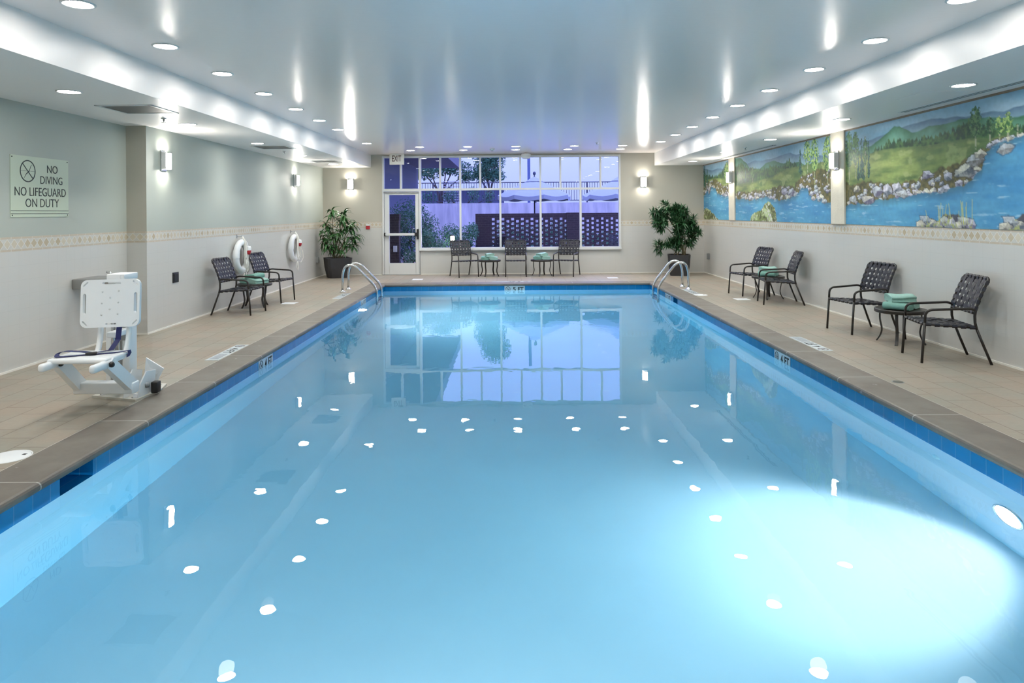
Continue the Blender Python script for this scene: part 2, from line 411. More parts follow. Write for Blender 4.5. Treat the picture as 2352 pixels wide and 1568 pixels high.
# ------------------------------------------------------------------ mesh helpers
class MB:
    def __init__(s): s.bm = bmesh.new()
    def _faces(s, vs, fs, smooth=False):
        v = [s.bm.verts.new(p) for p in vs]
        for f in fs:
            try:
                fc = s.bm.faces.new([v[i] for i in f]); fc.smooth = smooth
            except ValueError: pass
        return s
    def box(s, c, d, rot=None, bev=0.0):
        x, y, z = d[0]/2, d[1]/2, d[2]/2
        pts = [Vector(p) for p in ((-x,-y,-z),(x,-y,-z),(x,y,-z),(-x,y,-z),(-x,-y,z),(x,-y,z),(x,y,z),(-x,y,z))]
        mt = Matrix.Translation(c) @ (rot.to_4x4() if rot is not None else Matrix.Identity(4))
        if bev > 0:
            b2 = bmesh.new(); bmesh.ops.create_cube(b2, size=1.0)
            bmesh.ops.scale(b2, vec=d, verts=b2.verts)
            bmesh.ops.bevel(b2, geom=list(b2.edges), offset=bev, segments=3, affect='EDGES', profile=0.5)
            s.merge(b2, mt, True); return s
        s._faces([mt @ p for p in pts], ((0,3,2,1),(4,5,6,7),(0,1,5,4),(1,2,6,5),(2,3,7,6),(3,0,4,7)))
        return s
    def merge(s, b2, mt=Matrix.Identity(4), smooth=False):
        b2.verts.index_update()
        vs = [mt @ v.co for v in b2.verts]
        fs = [[v.index for v in f.verts] for f in b2.faces]
        b2.free()
        return s._faces(vs, fs, smooth)
    def lohi(s, lo, hi, bev=0.0):
        return s.box([(a+b)/2 for a, b in zip(lo, hi)], [b-a for a, b in zip(lo, hi)], bev=bev)
    def tube(s, pts, r, n=10, closed=False, caps=True):
        P = [Vector(p) for p in pts]; k = len(P)
        rr = r if isinstance(r, (list, tuple)) else [r]*k
        T = []
        for i in range(k):
            if closed: t = P[(i+1) % k]-P[i-1]
            else: t = P[min(i+1, k-1)]-P[max(i-1, 0)]
            T.append(t.normalized())
        up = Vector((0, 0, 1)) if abs(T[0].z) < 0.9 else Vector((1, 0, 0))
        N = (up - T[0]*up.dot(T[0])).normalized()
        rings = []
        for i in range(k):
            if i: 
                N = (N - T[i]*N.dot(T[i]))
                N = N.normalized() if N.length > 1e-6 else T[i].orthogonal().normalized()
            B = T[i].cross(N)
            rings.append([s.bm.verts.new(P[i] + (N*math.cos(2*PI*j/n) + B*math.sin(2*PI*j/n))*rr[i]) for j in range(n)])
        m = k if closed else k-1
        for i in range(m):
            a, b = rings[i], rings[(i+1) % k]
            for j in range(n):
                f = s.bm.faces.new((a[j], a[(j+1) % n], b[(j+1) % n], b[j])); f.smooth = True
        if caps and not closed:
            s.bm.faces.new(rings[0][::-1]); s.bm.faces.new(rings[-1])
        return s
    def lathe(s, prof, n=32, c=(0,0,0), axis='Z', smooth=True):
        mt = Matrix.Translation(c)
        if axis == 'X': mt = mt @ Matrix.Rotation(R(90), 4, 'Y')
        if axis == 'Y': mt = mt @ Matrix.Rotation(R(-90), 4, 'X')
        rings = []
        for r, z in prof:
            if r < 1e-6: rings.append([s.bm.verts.new(mt @ Vector((0,0,z)))])
            else: rings.append([s.bm.verts.new(mt @ Vector((r*math.cos(2*PI*j/n), r*math.sin(2*PI*j/n), z))) for j in range(n)])
        for a, b in zip(rings, rings[1:]):
            for j in range(n):
                q = [a[j % len(a)], a[(j+1) % len(a)], b[(j+1) % len(b)], b[j % len(b)]]
                q2 = []
                for v in q:
                    if v not in q2: q2.append(v)
                if len(q2) > 2:
                    f = s.bm.faces.new(q2); f.smooth = smooth
        return s
    def prism(s, poly, vec, smooth=False):
        """poly: list of 3D points; extruded by vec"""
        v = Vector(vec); n = len(poly)
        a = [s.bm.verts.new(Vector(p)) for p in poly]; b = [s.bm.verts.new(Vector(p)+v) for p in poly]
        s.bm.faces.new(a[::-1]); s.bm.faces.new(b)
        for i in range(n):
            f = s.bm.faces.new((a[i], a[(i+1) % n], b[(i+1) % n], b[i])); f.smooth = smooth
        return s
    def strip(s, pts, side, wid, th):
        """a strap: centre line pts, side vector, width and thickness"""
        P = [Vector(p) for p in pts]; sd = Vector(side).normalized()*wid/2
        rows = []
        for i, p in enumerate(P):
            t = (P[min(i+1, len(P)-1)]-P[max(i-1, 0)]).normalized()
            nn = t.cross(sd).normalized()*th/2
            rows.append([s.bm.verts.new(q) for q in (p-sd-nn, p+sd-nn, p+sd+nn, p-sd+nn)])
        for a, b in zip(rows, rows[1:]):
            for j in range(4):
                f = s.bm.faces.new((a[j], a[(j+1) % 4], b[(j+1) % 4], b[j])); f.smooth = False
        s.bm.faces.new(rows[0][::-1]); s.bm.faces.new(rows[-1])
        return s
    def build(s, name, mat, parent=None, label=None, fix=True):
        if fix: bmesh.ops.recalc_face_normals(s.bm, faces=s.bm.faces)
        me = bpy.data.meshes.new(name); s.bm.to_mesh(me); s.bm.free()
        me.materials.append(mat)
        o = bpy.data.objects.new(name, me); COL.objects.link(o)
        if parent is not None: o.parent = parent
        if label: o['label'] = label
        return o

def fillet(pts, r, n=6):
    """polyline with rounded corners"""
    P = [Vector(p) for p in pts]; out = [P[0]]
    for i in range(1, len(P)-1):
        a, b, c = P[i-1], P[i], P[i+1]
        rr = r[i] if isinstance(r, dict) else r
        d1 = min(rr, (a-b).length*0.49); d2 = min(rr, (c-b).length*0.49)
        p0 = b+(a-b).normalized()*d1; p1 = b+(c-b).normalized()*d2
        for k in range(n+1):
            t = k/n
            out.append(p0*(1-t)**2 + b*2*t*(1-t) + p1*t*t)
    out.append(P[-1]); return out

def tag(o, label, cat, group=None, kind=None):
    o['label'] = label; o['category'] = cat
    if group: o['group'] = group
    if kind: o['kind'] = kind
    return o

def thing(name, label, cat, loc=(0,0,0), rz=0.0, group=None, kind=None):
    o = bpy.data.objects.new(name, None); COL.objects.link(o)
    o.empty_display_size = 0.1
    o.location = loc; o.rotation_euler = (0, 0, rz)
    return tag(o, label, cat, group, kind)

def kids(o): return [c for c in bpy.data.objects if c.parent == o]

def dup(root, loc, rz, label, group=None):
    r = root.copy(); COL.objects.link(r)
    r.location = loc; r.rotation_euler = (0, 0, rz); r['label'] = label
    if group: r['group'] = group
    for ch in root.children:
        c = ch.copy(); COL.objects.link(c); c.parent = r
        for g in ch.children:
            d = g.copy(); COL.objects.link(d); d.parent = c
    return r

def struct(name, mb, mat, label, cat, parent=None):
    o = mb.build(name, mat, parent)
    return tag(o, label, cat, kind='structure')

def text(body, name, mat, parent, frame, width=None, height=None, depth=0.002, bold=0.0):
    """lettering as a mesh; frame = (origin centre, right, up) ; scaled to width x height"""
    cu = bpy.data.curves.new(name, 'FONT'); cu.body = body; cu.align_x = 'CENTER'; cu.align_y = 'CENTER'
    cu.size = 1.0; cu.offset = bold; cu.resolution_u = 4
    t = bpy.data.objects.new(name, cu); COL.objects.link(t)
    dg = bpy.context.evaluated_depsgraph_get(); dg.update()
    me = bpy.data.meshes.new_from_object(t.evaluated_get(dg))
    bpy.data.objects.remove(t)
    xs = [v.co.x for v in me.vertices]; ys = [v.co.y for v in me.vertices]
    cx, cyy = (min(xs)+max(xs))/2, (min(ys)+max(ys))/2
    sx = width/(max(xs)-min(xs)) if width else 1
    sy = height/(max(ys)-min(ys)) if height else sx
    if not width: sx = sy
    o0, rt, up = Vector(frame[0]), Vector(frame[1]).normalized(), Vector(frame[2]).normalized()
    nn = rt.cross(up)
    bm = bmesh.new(); bm.from_mesh(me)
    for v in bm.verts:
        x, y = (v.co.x-cx)*sx, (v.co.y-cyy)*sy
        v.co = o0 + rt*x + up*y
    r = bmesh.ops.extrude_face_region(bm, geom=list(bm.faces))
    for v in [g for g in r['geom'] if isinstance(g, bmesh.types.BMVert)]: v.co += nn*depth
    bmesh.ops.recalc_face_normals(bm, faces=bm.faces)
    bm.to_mesh(me); bm.free()
    me.materials.clear(); me.materials.append(mat)
    o = bpy.data.objects.new(name, me); COL.objects.link(o); o.parent = parent
    return o

def no_dive(name, mat, parent, c, rt, up, rad, th, depth=0.002):
    """round no-diving pictogram: ring, slash, water line and a diving figure"""
    c, rt, up = Vector(c), Vector(rt).normalized(), Vector(up).normalized(); nn = rt.cross(up)
    mb = MB()
    n = 40
    def P(x, y, k=0.0): return c + rt*x + up*y + nn*k
    o_, i_ = [], []
    vs = []
    for k in (0, depth):
        for rr in (rad, rad-th):
            vs.append([mb.bm.verts.new(P(rr*math.cos(2*PI*j/n), rr*math.sin(2*PI*j/n), k)) for j in range(n)])
    for j in range(n):
        q = (j+1) % n
        mb.bm.faces.new((vs[2][j], vs[2][q], vs[3][q], vs[3][j]))
        mb.bm.faces.new((vs[0][j], vs[0][q], vs[2][q], vs[2][j]))
        mb.bm.faces.new((vs[1][q], vs[1][j], vs[3][j], vs[3][q]))
    def bar(x0, y0, x1, y1, w0, w1=None, kk=1.0):
        w1 = w0 if w1 is None else w1
        d = Vector((x1-x0, y1-y0)); d.normalize(); q = Vector((-d.y, d.x))
        mb.prism([P(x0+q.x*w0, y0+q.y*w0), P(x0-q.x*w0, y0-q.y*w0), P(x1-q.x*w1, y1-q.y*w1), P(x1+q.x*w1, y1+q.y*w1)], nn*depth*kk)
    a = rad*0.70
    bar(-a, a, a, -a, th*0.42, kk=1.0)
    bar(-rad*0.93, 0.03*rad, rad*0.93, 0.0, th*0.13, kk=0.6)
    bar(rad*0.55, rad*0.62, rad*0.40, rad*0.48, th*0.10, th*0.18, 0.8)
    bar(rad*0.40, rad*0.48, 0.02, 0.0, th*0.20, th*0.30, 0.8)
    bar(0.02, 0.0, -rad*0.24, -rad*0.30, th*0.55, th*0.30, 0.9)
    bar(-rad*0.24, -rad*0.30, -rad*0.46, -rad*0.62, th*0.26, th*0.10, 0.8)
    return mb.build(name, mat, parent)

# ================================================================== THE SETTING
XLN, XL, XR, FW, JOG = -5.15, -4.88, 5.05, 17.8, 9.16
PX0, PX1, PY0, PY1 = -2.85, 3.14, 1.2, 15.36
CW = 0.355
ZC, ZS = 3.13, 2.80
WZ = -0.144
SKL, SKR = (4.30, 4.64), (12.87, 13.20)

mb = MB()
mb.lohi((-5.4, -3.0, -0.1), (PX0-CW, FW+0.3, 0)).lohi((PX1+CW, -3.0, -0.1), (5.3, FW+0.3, 0))
mb.lohi((PX0-CW, PY1+CW, -0.1), (PX1+CW, FW+0.3, 0)).lohi((PX0-CW, -3.0, -0.1), (PX1+CW, PY0-CW, 0))
struct('floor', mb, M['deck'], 'beige rectangular tile pool deck around the water', 'floor')

mb = MB()
mb.lohi((-5.4, -3.0, -0.1), (XLN, JOG, 3.3)).lohi((-5.4, JOG, -0.1), (XL, FW+0.25, 3.3))
struct('wall_left', mb, M['wall'], 'left wall, white tile below a diamond border and paint above, tinted grey-green for mixed light', 'wall')
struct('wall_right', MB().lohi((XR, -3.0, -0.1), (5.3, FW+0.25, 3.3)), M['wall'], 'right wall carrying the painted mural above white tile', 'wall')
mb = MB()
mb.lohi((XL, FW, -0.1), (-3.33, FW+0.25, 3.3)).lohi((2.88, FW, -0.1), (XR, FW+0.25, 3.3))
mb.lohi((-2.355, FW, -0.1), (2.88, FW+0.25, 0.640)).lohi((-3.33, FW, 3.09), (2.88, FW+0.25, 3.3))
struct('wall_far', mb, M['wall'], 'far end wall around the glass door and big window', 'wall')
struct('wall_near', MB().lohi((-5.4, -3.25, -0.1), (5.3, -3.0, 3.3)), M['wall'], 'near end wall behind the camera', 'wall')

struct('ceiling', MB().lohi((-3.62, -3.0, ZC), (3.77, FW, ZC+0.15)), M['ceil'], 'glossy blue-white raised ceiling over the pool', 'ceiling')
struct('soffit_left', MB().lohi((-5.4, -3.0, ZS), (-3.62, FW, ZC+0.15)), M['soffit'], 'dropped ceiling along the left wall', 'ceiling')
struct('soffit_right', MB().lohi((3.77, -3.0, ZS), (5.3, FW, ZC+0.15)), M['soffit'], 'dropped ceiling along the mural wall', 'ceiling')

mb = MB()
mb.lohi((XLN, -3.0, 0.0), (XLN+0.012, JOG, 0.02)).lohi((XLN, JOG-0.012, 0.0), (XL, JOG, 0.02)).lohi((XL, JOG-0.012, 0.0), (XL+0.012, FW, 0.02))
struct('baseboard_left', mb, M['trimwhite'], 'thin white cove along the foot of the left wall', 'baseboard')
struct('baseboard_right', MB().lohi((XR-0.012, -3.0, 0.0), (XR, FW, 0.02)), M['trimwhite'], 'thin white cove along the foot of the mural wall', 'baseboard')
mb = MB(); mb.lohi((XL, FW-0.012, 0.0), (-3.35, FW, 0.02)).lohi((-2.33, FW-0.012, 0.0), (XR, FW, 0.02))
struct('baseboard_far', mb, M['trimwhite'], 'thin white cove along the foot of the window wall', 'baseboard')
# narrow tile liner where the mural meets the soffit
struct('trim_1', MB().lohi((XR-0.012, 3.0, 2.775), (XR, FW, 2.80)), pbr('brown_tile_liner', (0.22, 0.17, 0.12), 0.5, noise=0.3, nscale=12),
       'narrow brown tile liner along the top of the mural', 'trim')

# pool coping with a bullnose edge
prof = [(0.0, -0.05), (-0.012, -0.049), (-0.021, -0.040), (-0.024, -0.026), (-0.021, -0.012), (-0.012, -0.001), (0.004, 0.004), (CW, 0.004), (CW, -0.05)]
mb = MB(); rings = []
for o_, z in prof:
    rings.append([mb.bm.verts.new(p) for p in ((PX0-o_, PY0-o_, z), (PX1+o_, PY0-o_, z), (PX1+o_, PY1+o_, z), (PX0-o_, PY1+o_, z))])
for a, b in zip(rings, rings[1:]+rings[:1]):
    for j in range(4):
        f = mb.bm.faces.new((a[j], a[(j+1) % 4], b[(j+1) % 4], b[j])); f.smooth = False
struct('pool_coping', mb, M['coping'], 'brown-grey bullnose stone coping around the pool edge', 'pool edge')

mb = MB(); e = 0.006
mb.lohi((PX0-CW-e, PY0-CW, 0.0), (PX0-CW, PY1+CW, 0.0025)).lohi((PX1+CW, PY0-CW, 0.0), (PX1+CW+e, PY1+CW, 0.0025)).lohi((PX0-CW, PY1+CW, 0.0), (PX1+CW, PY1+CW+e, 0.0025))
struct('trim_4', mb, M['trimwhite'], 'thin pale sealant line between the coping and the deck tiles', 'trim')

# pool basin: side walls with skimmer mouths, sloping floor
def zb(y): return -1.05 - (y-PY0)/(PY1-PY0)*0.55
mb = MB()
def quad(*p): mb._faces(p, ((0, 1, 2, 3),))
def side_wall(x, sk, back):
    y0, y1 = sk; zt, zo = -0.05, -0.204
    quad((x, PY0, zt), (x, y0, zt), (x, y0, zb(y0)), (x, PY0, zb(PY0)))
    quad((x, y1, zt), (x, PY1, zt), (x, PY1, zb(PY1)), (x, y1, zb(y1)))
    quad((x, y0, zo), (x, y1, zo), (x, y1, zb(y1)), (x, y0, zb(y0)))
    quad((x, y0, zt), (back, y0, zt), (back, y0, zo), (x, y0, zo))
    quad((x, y1, zt), (back, y1, zt), (back, y1, zo), (x, y1, zo))
    quad((back, y0, zt), (back, y1, zt), (back, y1, zo), (back, y0, zo))
    quad((x, y0, zo), (back, y0, zo), (back, y1, zo), (x, y1, zo))
    quad((x, y0, zt-0.002), (back, y0, zt-0.002), (back, y1, zt-0.002), (x, y1, zt-0.002))
side_wall(PX0, SKL, PX0-0.24)
side_wall(PX1, SKR, PX1+0.24)
quad((PX0, PY1, -0.05), (PX1, PY1, -0.05), (PX1, PY1, zb(PY1)), (PX0, PY1, zb(PY1)))
quad((PX0, PY0, -0.05), (PX1, PY0, -0.05), (PX1, PY0, zb(PY0)), (PX0, PY0, zb(PY0)))
quad((PX0, PY0, zb(PY0)), (PX1, PY0, zb(PY0)), (PX1, PY1, zb(PY1)), (PX0, PY1, zb(PY1)))
o = mb.build('pool_basin', M['basin'], fix=False)
tag(o, 'white plaster pool basin with a band of blue tile at the waterline', 'pool', kind='structure')

o = MB().lohi((PX0-0.22, PY0-0.2, -2.0), (PX1+0.22, PY1+0.2, WZ)).build('pool_water', M['water'])
tag(o, 'clear still blue water filling the swimming pool', 'water', kind='stuff')

# ------------------------------------------------------------------ window and door in the far wall
win = thing('window_1', 'big white-framed window of five columns in the far wall', 'window', (0, FW, 0), kind='structure')
XM = [-2.345, -1.297, -0.257, 0.791, 1.833, 2.88]
fw_, y0, y1 = 0.05, -0.035, 0.08
mb = MB()
mb.lohi((XM[0]-0.01, y0, 0.655), (XM[-1], y1, 0.70)).lohi((XM[0]-0.01, y0, 3.04), (XM[-1], y1, 3.09)).lohi((XM[0], y0, 2.185), (XM[-1], y1, 2.24))
for i, x in enumerate(XM):
    a = x-fw_/2; b = x+fw_/2
    if i == 0: a = x-0.03
    if i == 5: a, b = x-fw_, x
    mb.lohi((a, y0-0.004, 0.64), (b, y1+0.004, 3.09))
for a, b in zip(XM, XM[1:]):
    c = (a+b)/2
    mb.lohi((c-0.024, y0+0.004, 2.23), (c+0.024, y1-0.004, 3.05))
mb.build('window_frame', M['white'], win)
MB().lohi((XM[0]-0.02, y0-0.03, 0.625), (XM[-1]+0.01, y0+0.01, 0.66)).build('window_sill', M['white'], win)
for a, b in zip(XM, XM[1:]):
    c = (a+b)/2
    for (xa, xb, za, zb_) in ((a, b, 0.69, 2.20), (a, c, 2.23, 3.05), (c, b, 2.23, 3.05)):
        p = MB(); p._faces([(xa, 0.02, za), (xb, 0.02, za), (xb, 0.02, zb_), (xa, 0.02, zb_)], ((0, 1, 2, 3),))
        p.build('pane', M['glass'], win, fix=False)

dr = thing('door_1', 'white glazed exit door with push bar and transom', 'door', (0, FW, 0), kind='structure')
mb = MB()
mb.lohi((-3.33, y0, 0.0), (-3.285, y1, 3.09)).lohi((-2.375, y0, 0.0), (-2.365, y1, 2.3))
mb.lohi((-3.29, y0+0.003, 2.165), (-2.368, y1-0.003, 2.24)).lohi((-3.29, y0+0.003, 3.04), (-2.368, y1-0.003, 3.087)).lohi((-2.87, y0, 2.23), (-2.82, y1, 3.05))
mb.build('door_frame', M['white'], dr)
mb = MB()
a, b, z0, z1 = -3.275, -2.385, 0.012, 2.155
mb.lohi((a, y0+0.01, z0), (-3.155, 0.05, z1)).lohi((-2.47, y0+0.01, z0), (b, 0.05, z1))
mb.lohi((-3.16, y0+0.01, z0), (-2.465, 0.05, 0.305)).lohi((-3.16, y0+0.01, 2.08), (-2.465, 0.05, z1))
leaf = mb.build('door_leaf', M['white'], dr)
for (xa, xb, za, zb_) in ((-3.17, -2.46, 0.29, 2.09),):
    p = MB(); p._faces([(xa, 0.02, za), (xb, 0.02, za), (xb, 0.02, zb_), (xa, 0.02, zb_)], ((0, 1, 2, 3),)); p.build('pane', M['glass'], dr, fix=False)
for (xa, xb) in ((-3.30, -2.85), (-2.85, -2.36)):
    p = MB(); p._faces([(xa, 0.02, 2.23), (xb, 0.02, 2.23), (xb, 0.02, 3.05), (xa, 0.02, 3.05)], ((0, 1, 2, 3),)); p.build('pane', M['glass'], dr, fix=False)
bar = MB().lohi((-3.245, -0.105, 1.02), (-2.48, -0.055, 1.085), bev=0.008).build('push_bar', M['white'], dr)
MB().lohi((-3.275, -0.11, 1.01), (-3.245, -0.03, 1.095)).lohi((-2.48, -0.115, 1.005), (-2.425, -0.03, 1.10)).lohi((-2.43, -0.09, 0.93), (-2.39, -0.03, 1.19)).build('latch_box', M['black'], bar)
MB().lohi((-3.29, -0.06, 2.125), (-2.375, -0.035, 2.155)).build('door_closer', M['greybox'], dr)
MB().tube(fillet([(-2.50, 0.05, 1.20), (-2.56, 0.05, 1.20), (-2.56, 0.11, 1.16), (-2.56, 0.11, 0.94), (-2.56, 0.05, 0.90), (-2.50, 0.05, 0.90)], 0.03), 0.008).build('pull_handle', M['chrome'], dr)
MB().lohi((-3.33, -0.09, 0.0), (-2.36, 0.1, 0.012)).build('threshold', M['greybox'], dr)

# ------------------------------------------------------------------ mural: three painted boards and the cream posts between
def vnoise(X, Y, seed=0):
    rs = np.random.RandomState(seed); T = rs.rand(64, 64)
    xi = np.floor(X).astype(int); yi = np.floor(Y).astype(int)
    fx = X-xi; fy = Y-yi; fx = fx*fx*(3-2*fx); fy = fy*fy*(3-2*fy)
    g = lambda a, b: T[a % 64, b % 64]
    return (g(xi, yi)*(1-fx)*(1-fy)+g(xi+1, yi)*fx*(1-fy)+g(xi, yi+1)*(1-fx)*fy+g(xi+1, yi+1)*fx*fy)
def fbm(X, Y, sx, sy, seed=0, o=4):
    v = np.zeros_like(X); a = 0.5; t = 0
    for i in range(o):
        v += a*vnoise(X*sx*2**i+17*i, Y*sy*2**i+9*i, seed+i); t += a; a *= 0.5
    return v/t
def paint_mural(Y, Z, panel):
    lc = lambda r, g, b: np.array(lin((r, g, b)))
    C = np.zeros(Y.shape+(3,))
    def put(mask, col, var=None, col2=None):
        m = np.clip(mask, 0, 1)[..., None]
        c = np.array(col)[None, None, :] if col2 is None else np.array(col)*(1-var[..., None])+np.array(col2)*var[..., None]
        C[:] = C*(1-m)+c*m
    def below(line, jag=0.0, jf=6.0, soft=0.012, seed=1):
        p = sorted(line); zz = np.interp(Y, [a for a, b in p], [b for a, b in p])
        zz = zz + jag*(vnoise(Y*jf, Y*0, seed)-0.5)*2 + jag*0.5*(vnoise(Y*jf*2.7, Y*0, seed+3)-0.5)*2
        return np.clip((zz-Z)/soft+0.5, 0, 1), zz
    n1 = fbm(Y, Z, 1.2, 3.5, 5); n2 = fbm(Y, Z, 5, 9, 11); n3 = fbm(Y, Z, 22, 26, 21); n4 = fbm(Y, Z, 3, 14, 31)
    brush = fbm(Y, Z, 30, 5, 41, 3)
    D = MUR[panel]
    # sky
    put(np.ones_like(Y), lc(120, 160, 182), np.clip(n1*1.8-0.5, 0, 1), lc(168, 192, 205))
    m, zz = below(D['mtn'], 0.006, 5); put(m, lc(88, 116, 142), np.clip((zz-Z)*5+n2*0.5-0.2, 0, 1), lc(140, 172, 182))
    if 'hill' in D:
        m, zz = below(D['hill'], 0.008, 7, seed=2); put(m, lc(48, 100, 70), np.clip((zz-Z)*4+n2*0.9-0.35, 0, 1), lc(112, 160, 140))
    m, zz = below(D['tree'], 0.035, 26, 0.02, seed=4)
    zz2 = zz + 0.03*np.abs(np.sin(Y*38+6*vnoise(Y*3, Y*0, 8)))
    m = np.clip((zz2-Z)/0.015, 0, 1)
    put(m, lc(28, 64, 44), np.clip(n3*1.7-0.50+(n2-0.5)*1.4, 0, 1), lc(84, 122, 66))
    m, zz = below(D['mead'], 0.01, 5, 0.02, seed=6)
    sw = np.clip(1.9*n4-0.45, 0, 1)
    put(m, lc(84, 110, 58), sw, lc(150, 164, 92)); put(m*np.clip((n1-0.55)*4, 0, 0.55), lc(72, 102, 60)); put(m*np.clip((n2-0.60)*5, 0, 0.5), lc(170, 178, 118))
    dsh = np.clip(1-np.abs(zz-Z)/0.05, 0, 1)*0.6
    put(m*dsh, lc(52, 84, 50))
    # bank and rocks
    def rocks(mask, sc, seed, c1, c2, cdark, thr=0.16):
        rs = np.random.RandomState(seed)
        ys = np.arange(Y.min()-0.3, Y.max()+0.3, sc); zs = np.arange(1.3, 2.9, sc*0.75)
        d1 = np.full(Y.shape, 9.0); d2 = np.full(Y.shape, 9.0); sh = np.zeros(Y.shape); vz = np.zeros(Y.shape)
        for yy in ys:
            cols = np.where((Y[:, 0] > yy-2.6*sc) & (Y[:, 0] < yy+2.6*sc))[0] if Y.ndim == 2 else None
            if cols is None or len(cols) == 0: continue
            a, b = cols[0], cols[-1]+1
            for z0 in zs:
                py = yy+rs.uniform(-.45, .45)*sc; pz = z0+rs.uniform(-.4, .4)*sc*0.75; k = rs.rand()
                d = np.hypot(Y[a:b]-py, (Z[a:b]-pz)*1.35)
                A = d1[a:b]; B = d2[a:b]
                nb = d < A
                d2[a:b] = np.where(nb, A, np.minimum(B, d))
                sh[a:b] = np.where(nb, k, sh[a:b]); vz[a:b] = np.where(nb, (Z[a:b]-pz)/sc, vz[a:b])
                d1[a:b] = np.where(nb, d, A)
        edge = (d2-d1)/sc
        lit = np.clip(0.55+vz*0.9+(sh-0.5)*0.9+(n3-0.5)*0.9, 0, 1)
        put(mask, c1, lit, c2)
        put(mask*np.clip(1-edge/thr, 0, 1), cdark)
    mr, zr = below(D['rock'], 0.035, 9, 0.02, seed=8)
    put(mr, lc(72, 74, 44), np.clip(n3*2-0.6, 0, 1), lc(120, 108, 62))
    def facet_rock(y, z, ry, rz_, seed):
        rs = np.random.RandomState(seed); k = rs.randint(5, 8)
        a, b = np.searchsorted(Y[:, 0], (y-1.6*ry, y+1.6*ry))
        if b-a < 2: return
        yy = (Y[a:b]-y)/ry; zz_ = (Z[a:b]-z)/rz_
        th = np.sort(rs.uniform(0, 2*np.pi, k)+np.arange(k)*0.0)
        th = np.arange(k)*2*np.pi/k+rs.uniform(-.35, .35, k)
        dd = np.stack([(np.cos(t)*yy+np.sin(t)*zz_)/rs.uniform(0.72, 1.0) for t in th])
        d = dd.max(0)+(n3[a:b]-0.5)*0.45; f = dd.argmax(0)
        br = np.clip(0.45+0.42*np.sin(th)+0.15*np.cos(th)+rs.uniform(-.25, .25, k), 0, 1)[f]
        lit = np.clip(br+(n3[a:b]-0.5)*0.9, 0, 1)[..., None]
        tint = np.array([lc(92, 88, 112), lc(104, 100, 96), lc(84, 92, 104)][rs.randint(3)]); hi = np.array([lc(208, 206, 216), lc(222, 218, 200), lc(196, 202, 206)][rs.randint(3)])
        out = np.clip((1.16-d)/0.06, 0, 1)[..., None]*0.5; inn = np.clip((1.0-d)/0.08, 0, 1)[..., None]
        sub = C[a:b]
        sub = sub*(1-out)+np.array(lc(50, 46, 56))*out
        C[a:b] = sub*(1-inn)+(tint*(1-lit)+hi*lit)*inn
    rsb = np.random.RandomState(40+panel)
    shp = sorted(D['shore']); rkp = sorted(D['rock'])
    bank = []
    for i in range(int((Y.max()-Y.min())*30)):
        y = rsb.uniform(Y.min(), Y.max())
        zs0 = np.interp(y, [p[0] for p in shp], [p[1] for p in shp]); zr0 = np.interp(y, [p[0] for p in rkp], [p[1] for p in rkp])
        u = rsb.rand()**1.5; bank.append((y, zs0+0.01+(zr0-zs0-0.02)*u, rsb.uniform(0.022, 0.065)*(1.25-0.6*u), i))
    for y, z, r_, i in sorted(bank, key=lambda q: -q[1]): facet_rock(y, z, r_*1.25, r_*0.72, 500+i+panel*1000)
    ms, zs_ = below(D['shore'], 0.02, 10, 0.015, seed=9)
    put(ms, lc(56, 126, 170), np.clip(1.5*fbm(Y, Z, 1.6, 9, 51)-0.35, 0, 1), lc(94, 162, 190))
    lf = np.clip((D['wl'][1]-Y)/(D['wl'][1]-D['wl'][0]), 0, 1)
    put(ms*lf*0.35, lc(52, 118, 168))
    put(ms*np.clip(1-(zs_-Z)/0.10, 0, 1)*0.55, lc(44, 78, 80))
    put(ms*np.clip((fbm(Y, Z, 4.0, 36, 71)-0.68)*5, 0, 0.45), lc(176, 206, 216))
    # painted trees
    def tree(y, zt, z0, w, dark, light, kind, trunk=True):
        if trunk:
            put(np.clip(1-np.abs(Y-y)/0.016, 0, 1)*(Z < zt)*(Z > z0)*0.9, lc(190, 184, 160))
        tt = np.clip((zt-Z)/(zt-z0), 0, 1)
        if kind == 'cone': hw = w*(0.15+0.85*tt)*(1-np.clip((tt-0.88)*8, 0, 1))
        else: hw = w*np.sqrt(np.clip(np.sin(np.clip(tt/0.72, 0, 1)*PI), 0, 1))
        e = np.abs(Y-y)+0.11*w*0+(n3-0.5)*0.16*(w/0.12)
        inside = ((e < hw) & (Z < zt) & (Z > z0)).astype(float)
        holes = np.clip((n3-0.30)*9, 0, 1) if kind == 'leafy' else 1.0
        put(inside*holes, dark, np.clip((fbm(Y, Z, 40, 40, 61)-0.38)*4.0, 0, 1), light)
    for t in D['trees']:
        y, zt, z0, w, k = t
        if k == 'cone': tree(y, zt, z0, w, lc(28, 66, 56), lc(66, 112, 92), 'cone', False)
        elif k == 'dark': tree(y, zt, z0, w, lc(34, 72, 48), lc(92, 128, 80), 'leafy')
        else: tree(y, zt, z0, w, lc(58, 104, 62), lc(170, 196, 112), 'leafy')
    for i, (y, z, ry, rz_) in enumerate(D.get('boulders', ())): facet_rock(y, z, ry*1.1, rz_*1.1, 77+i+panel*100)
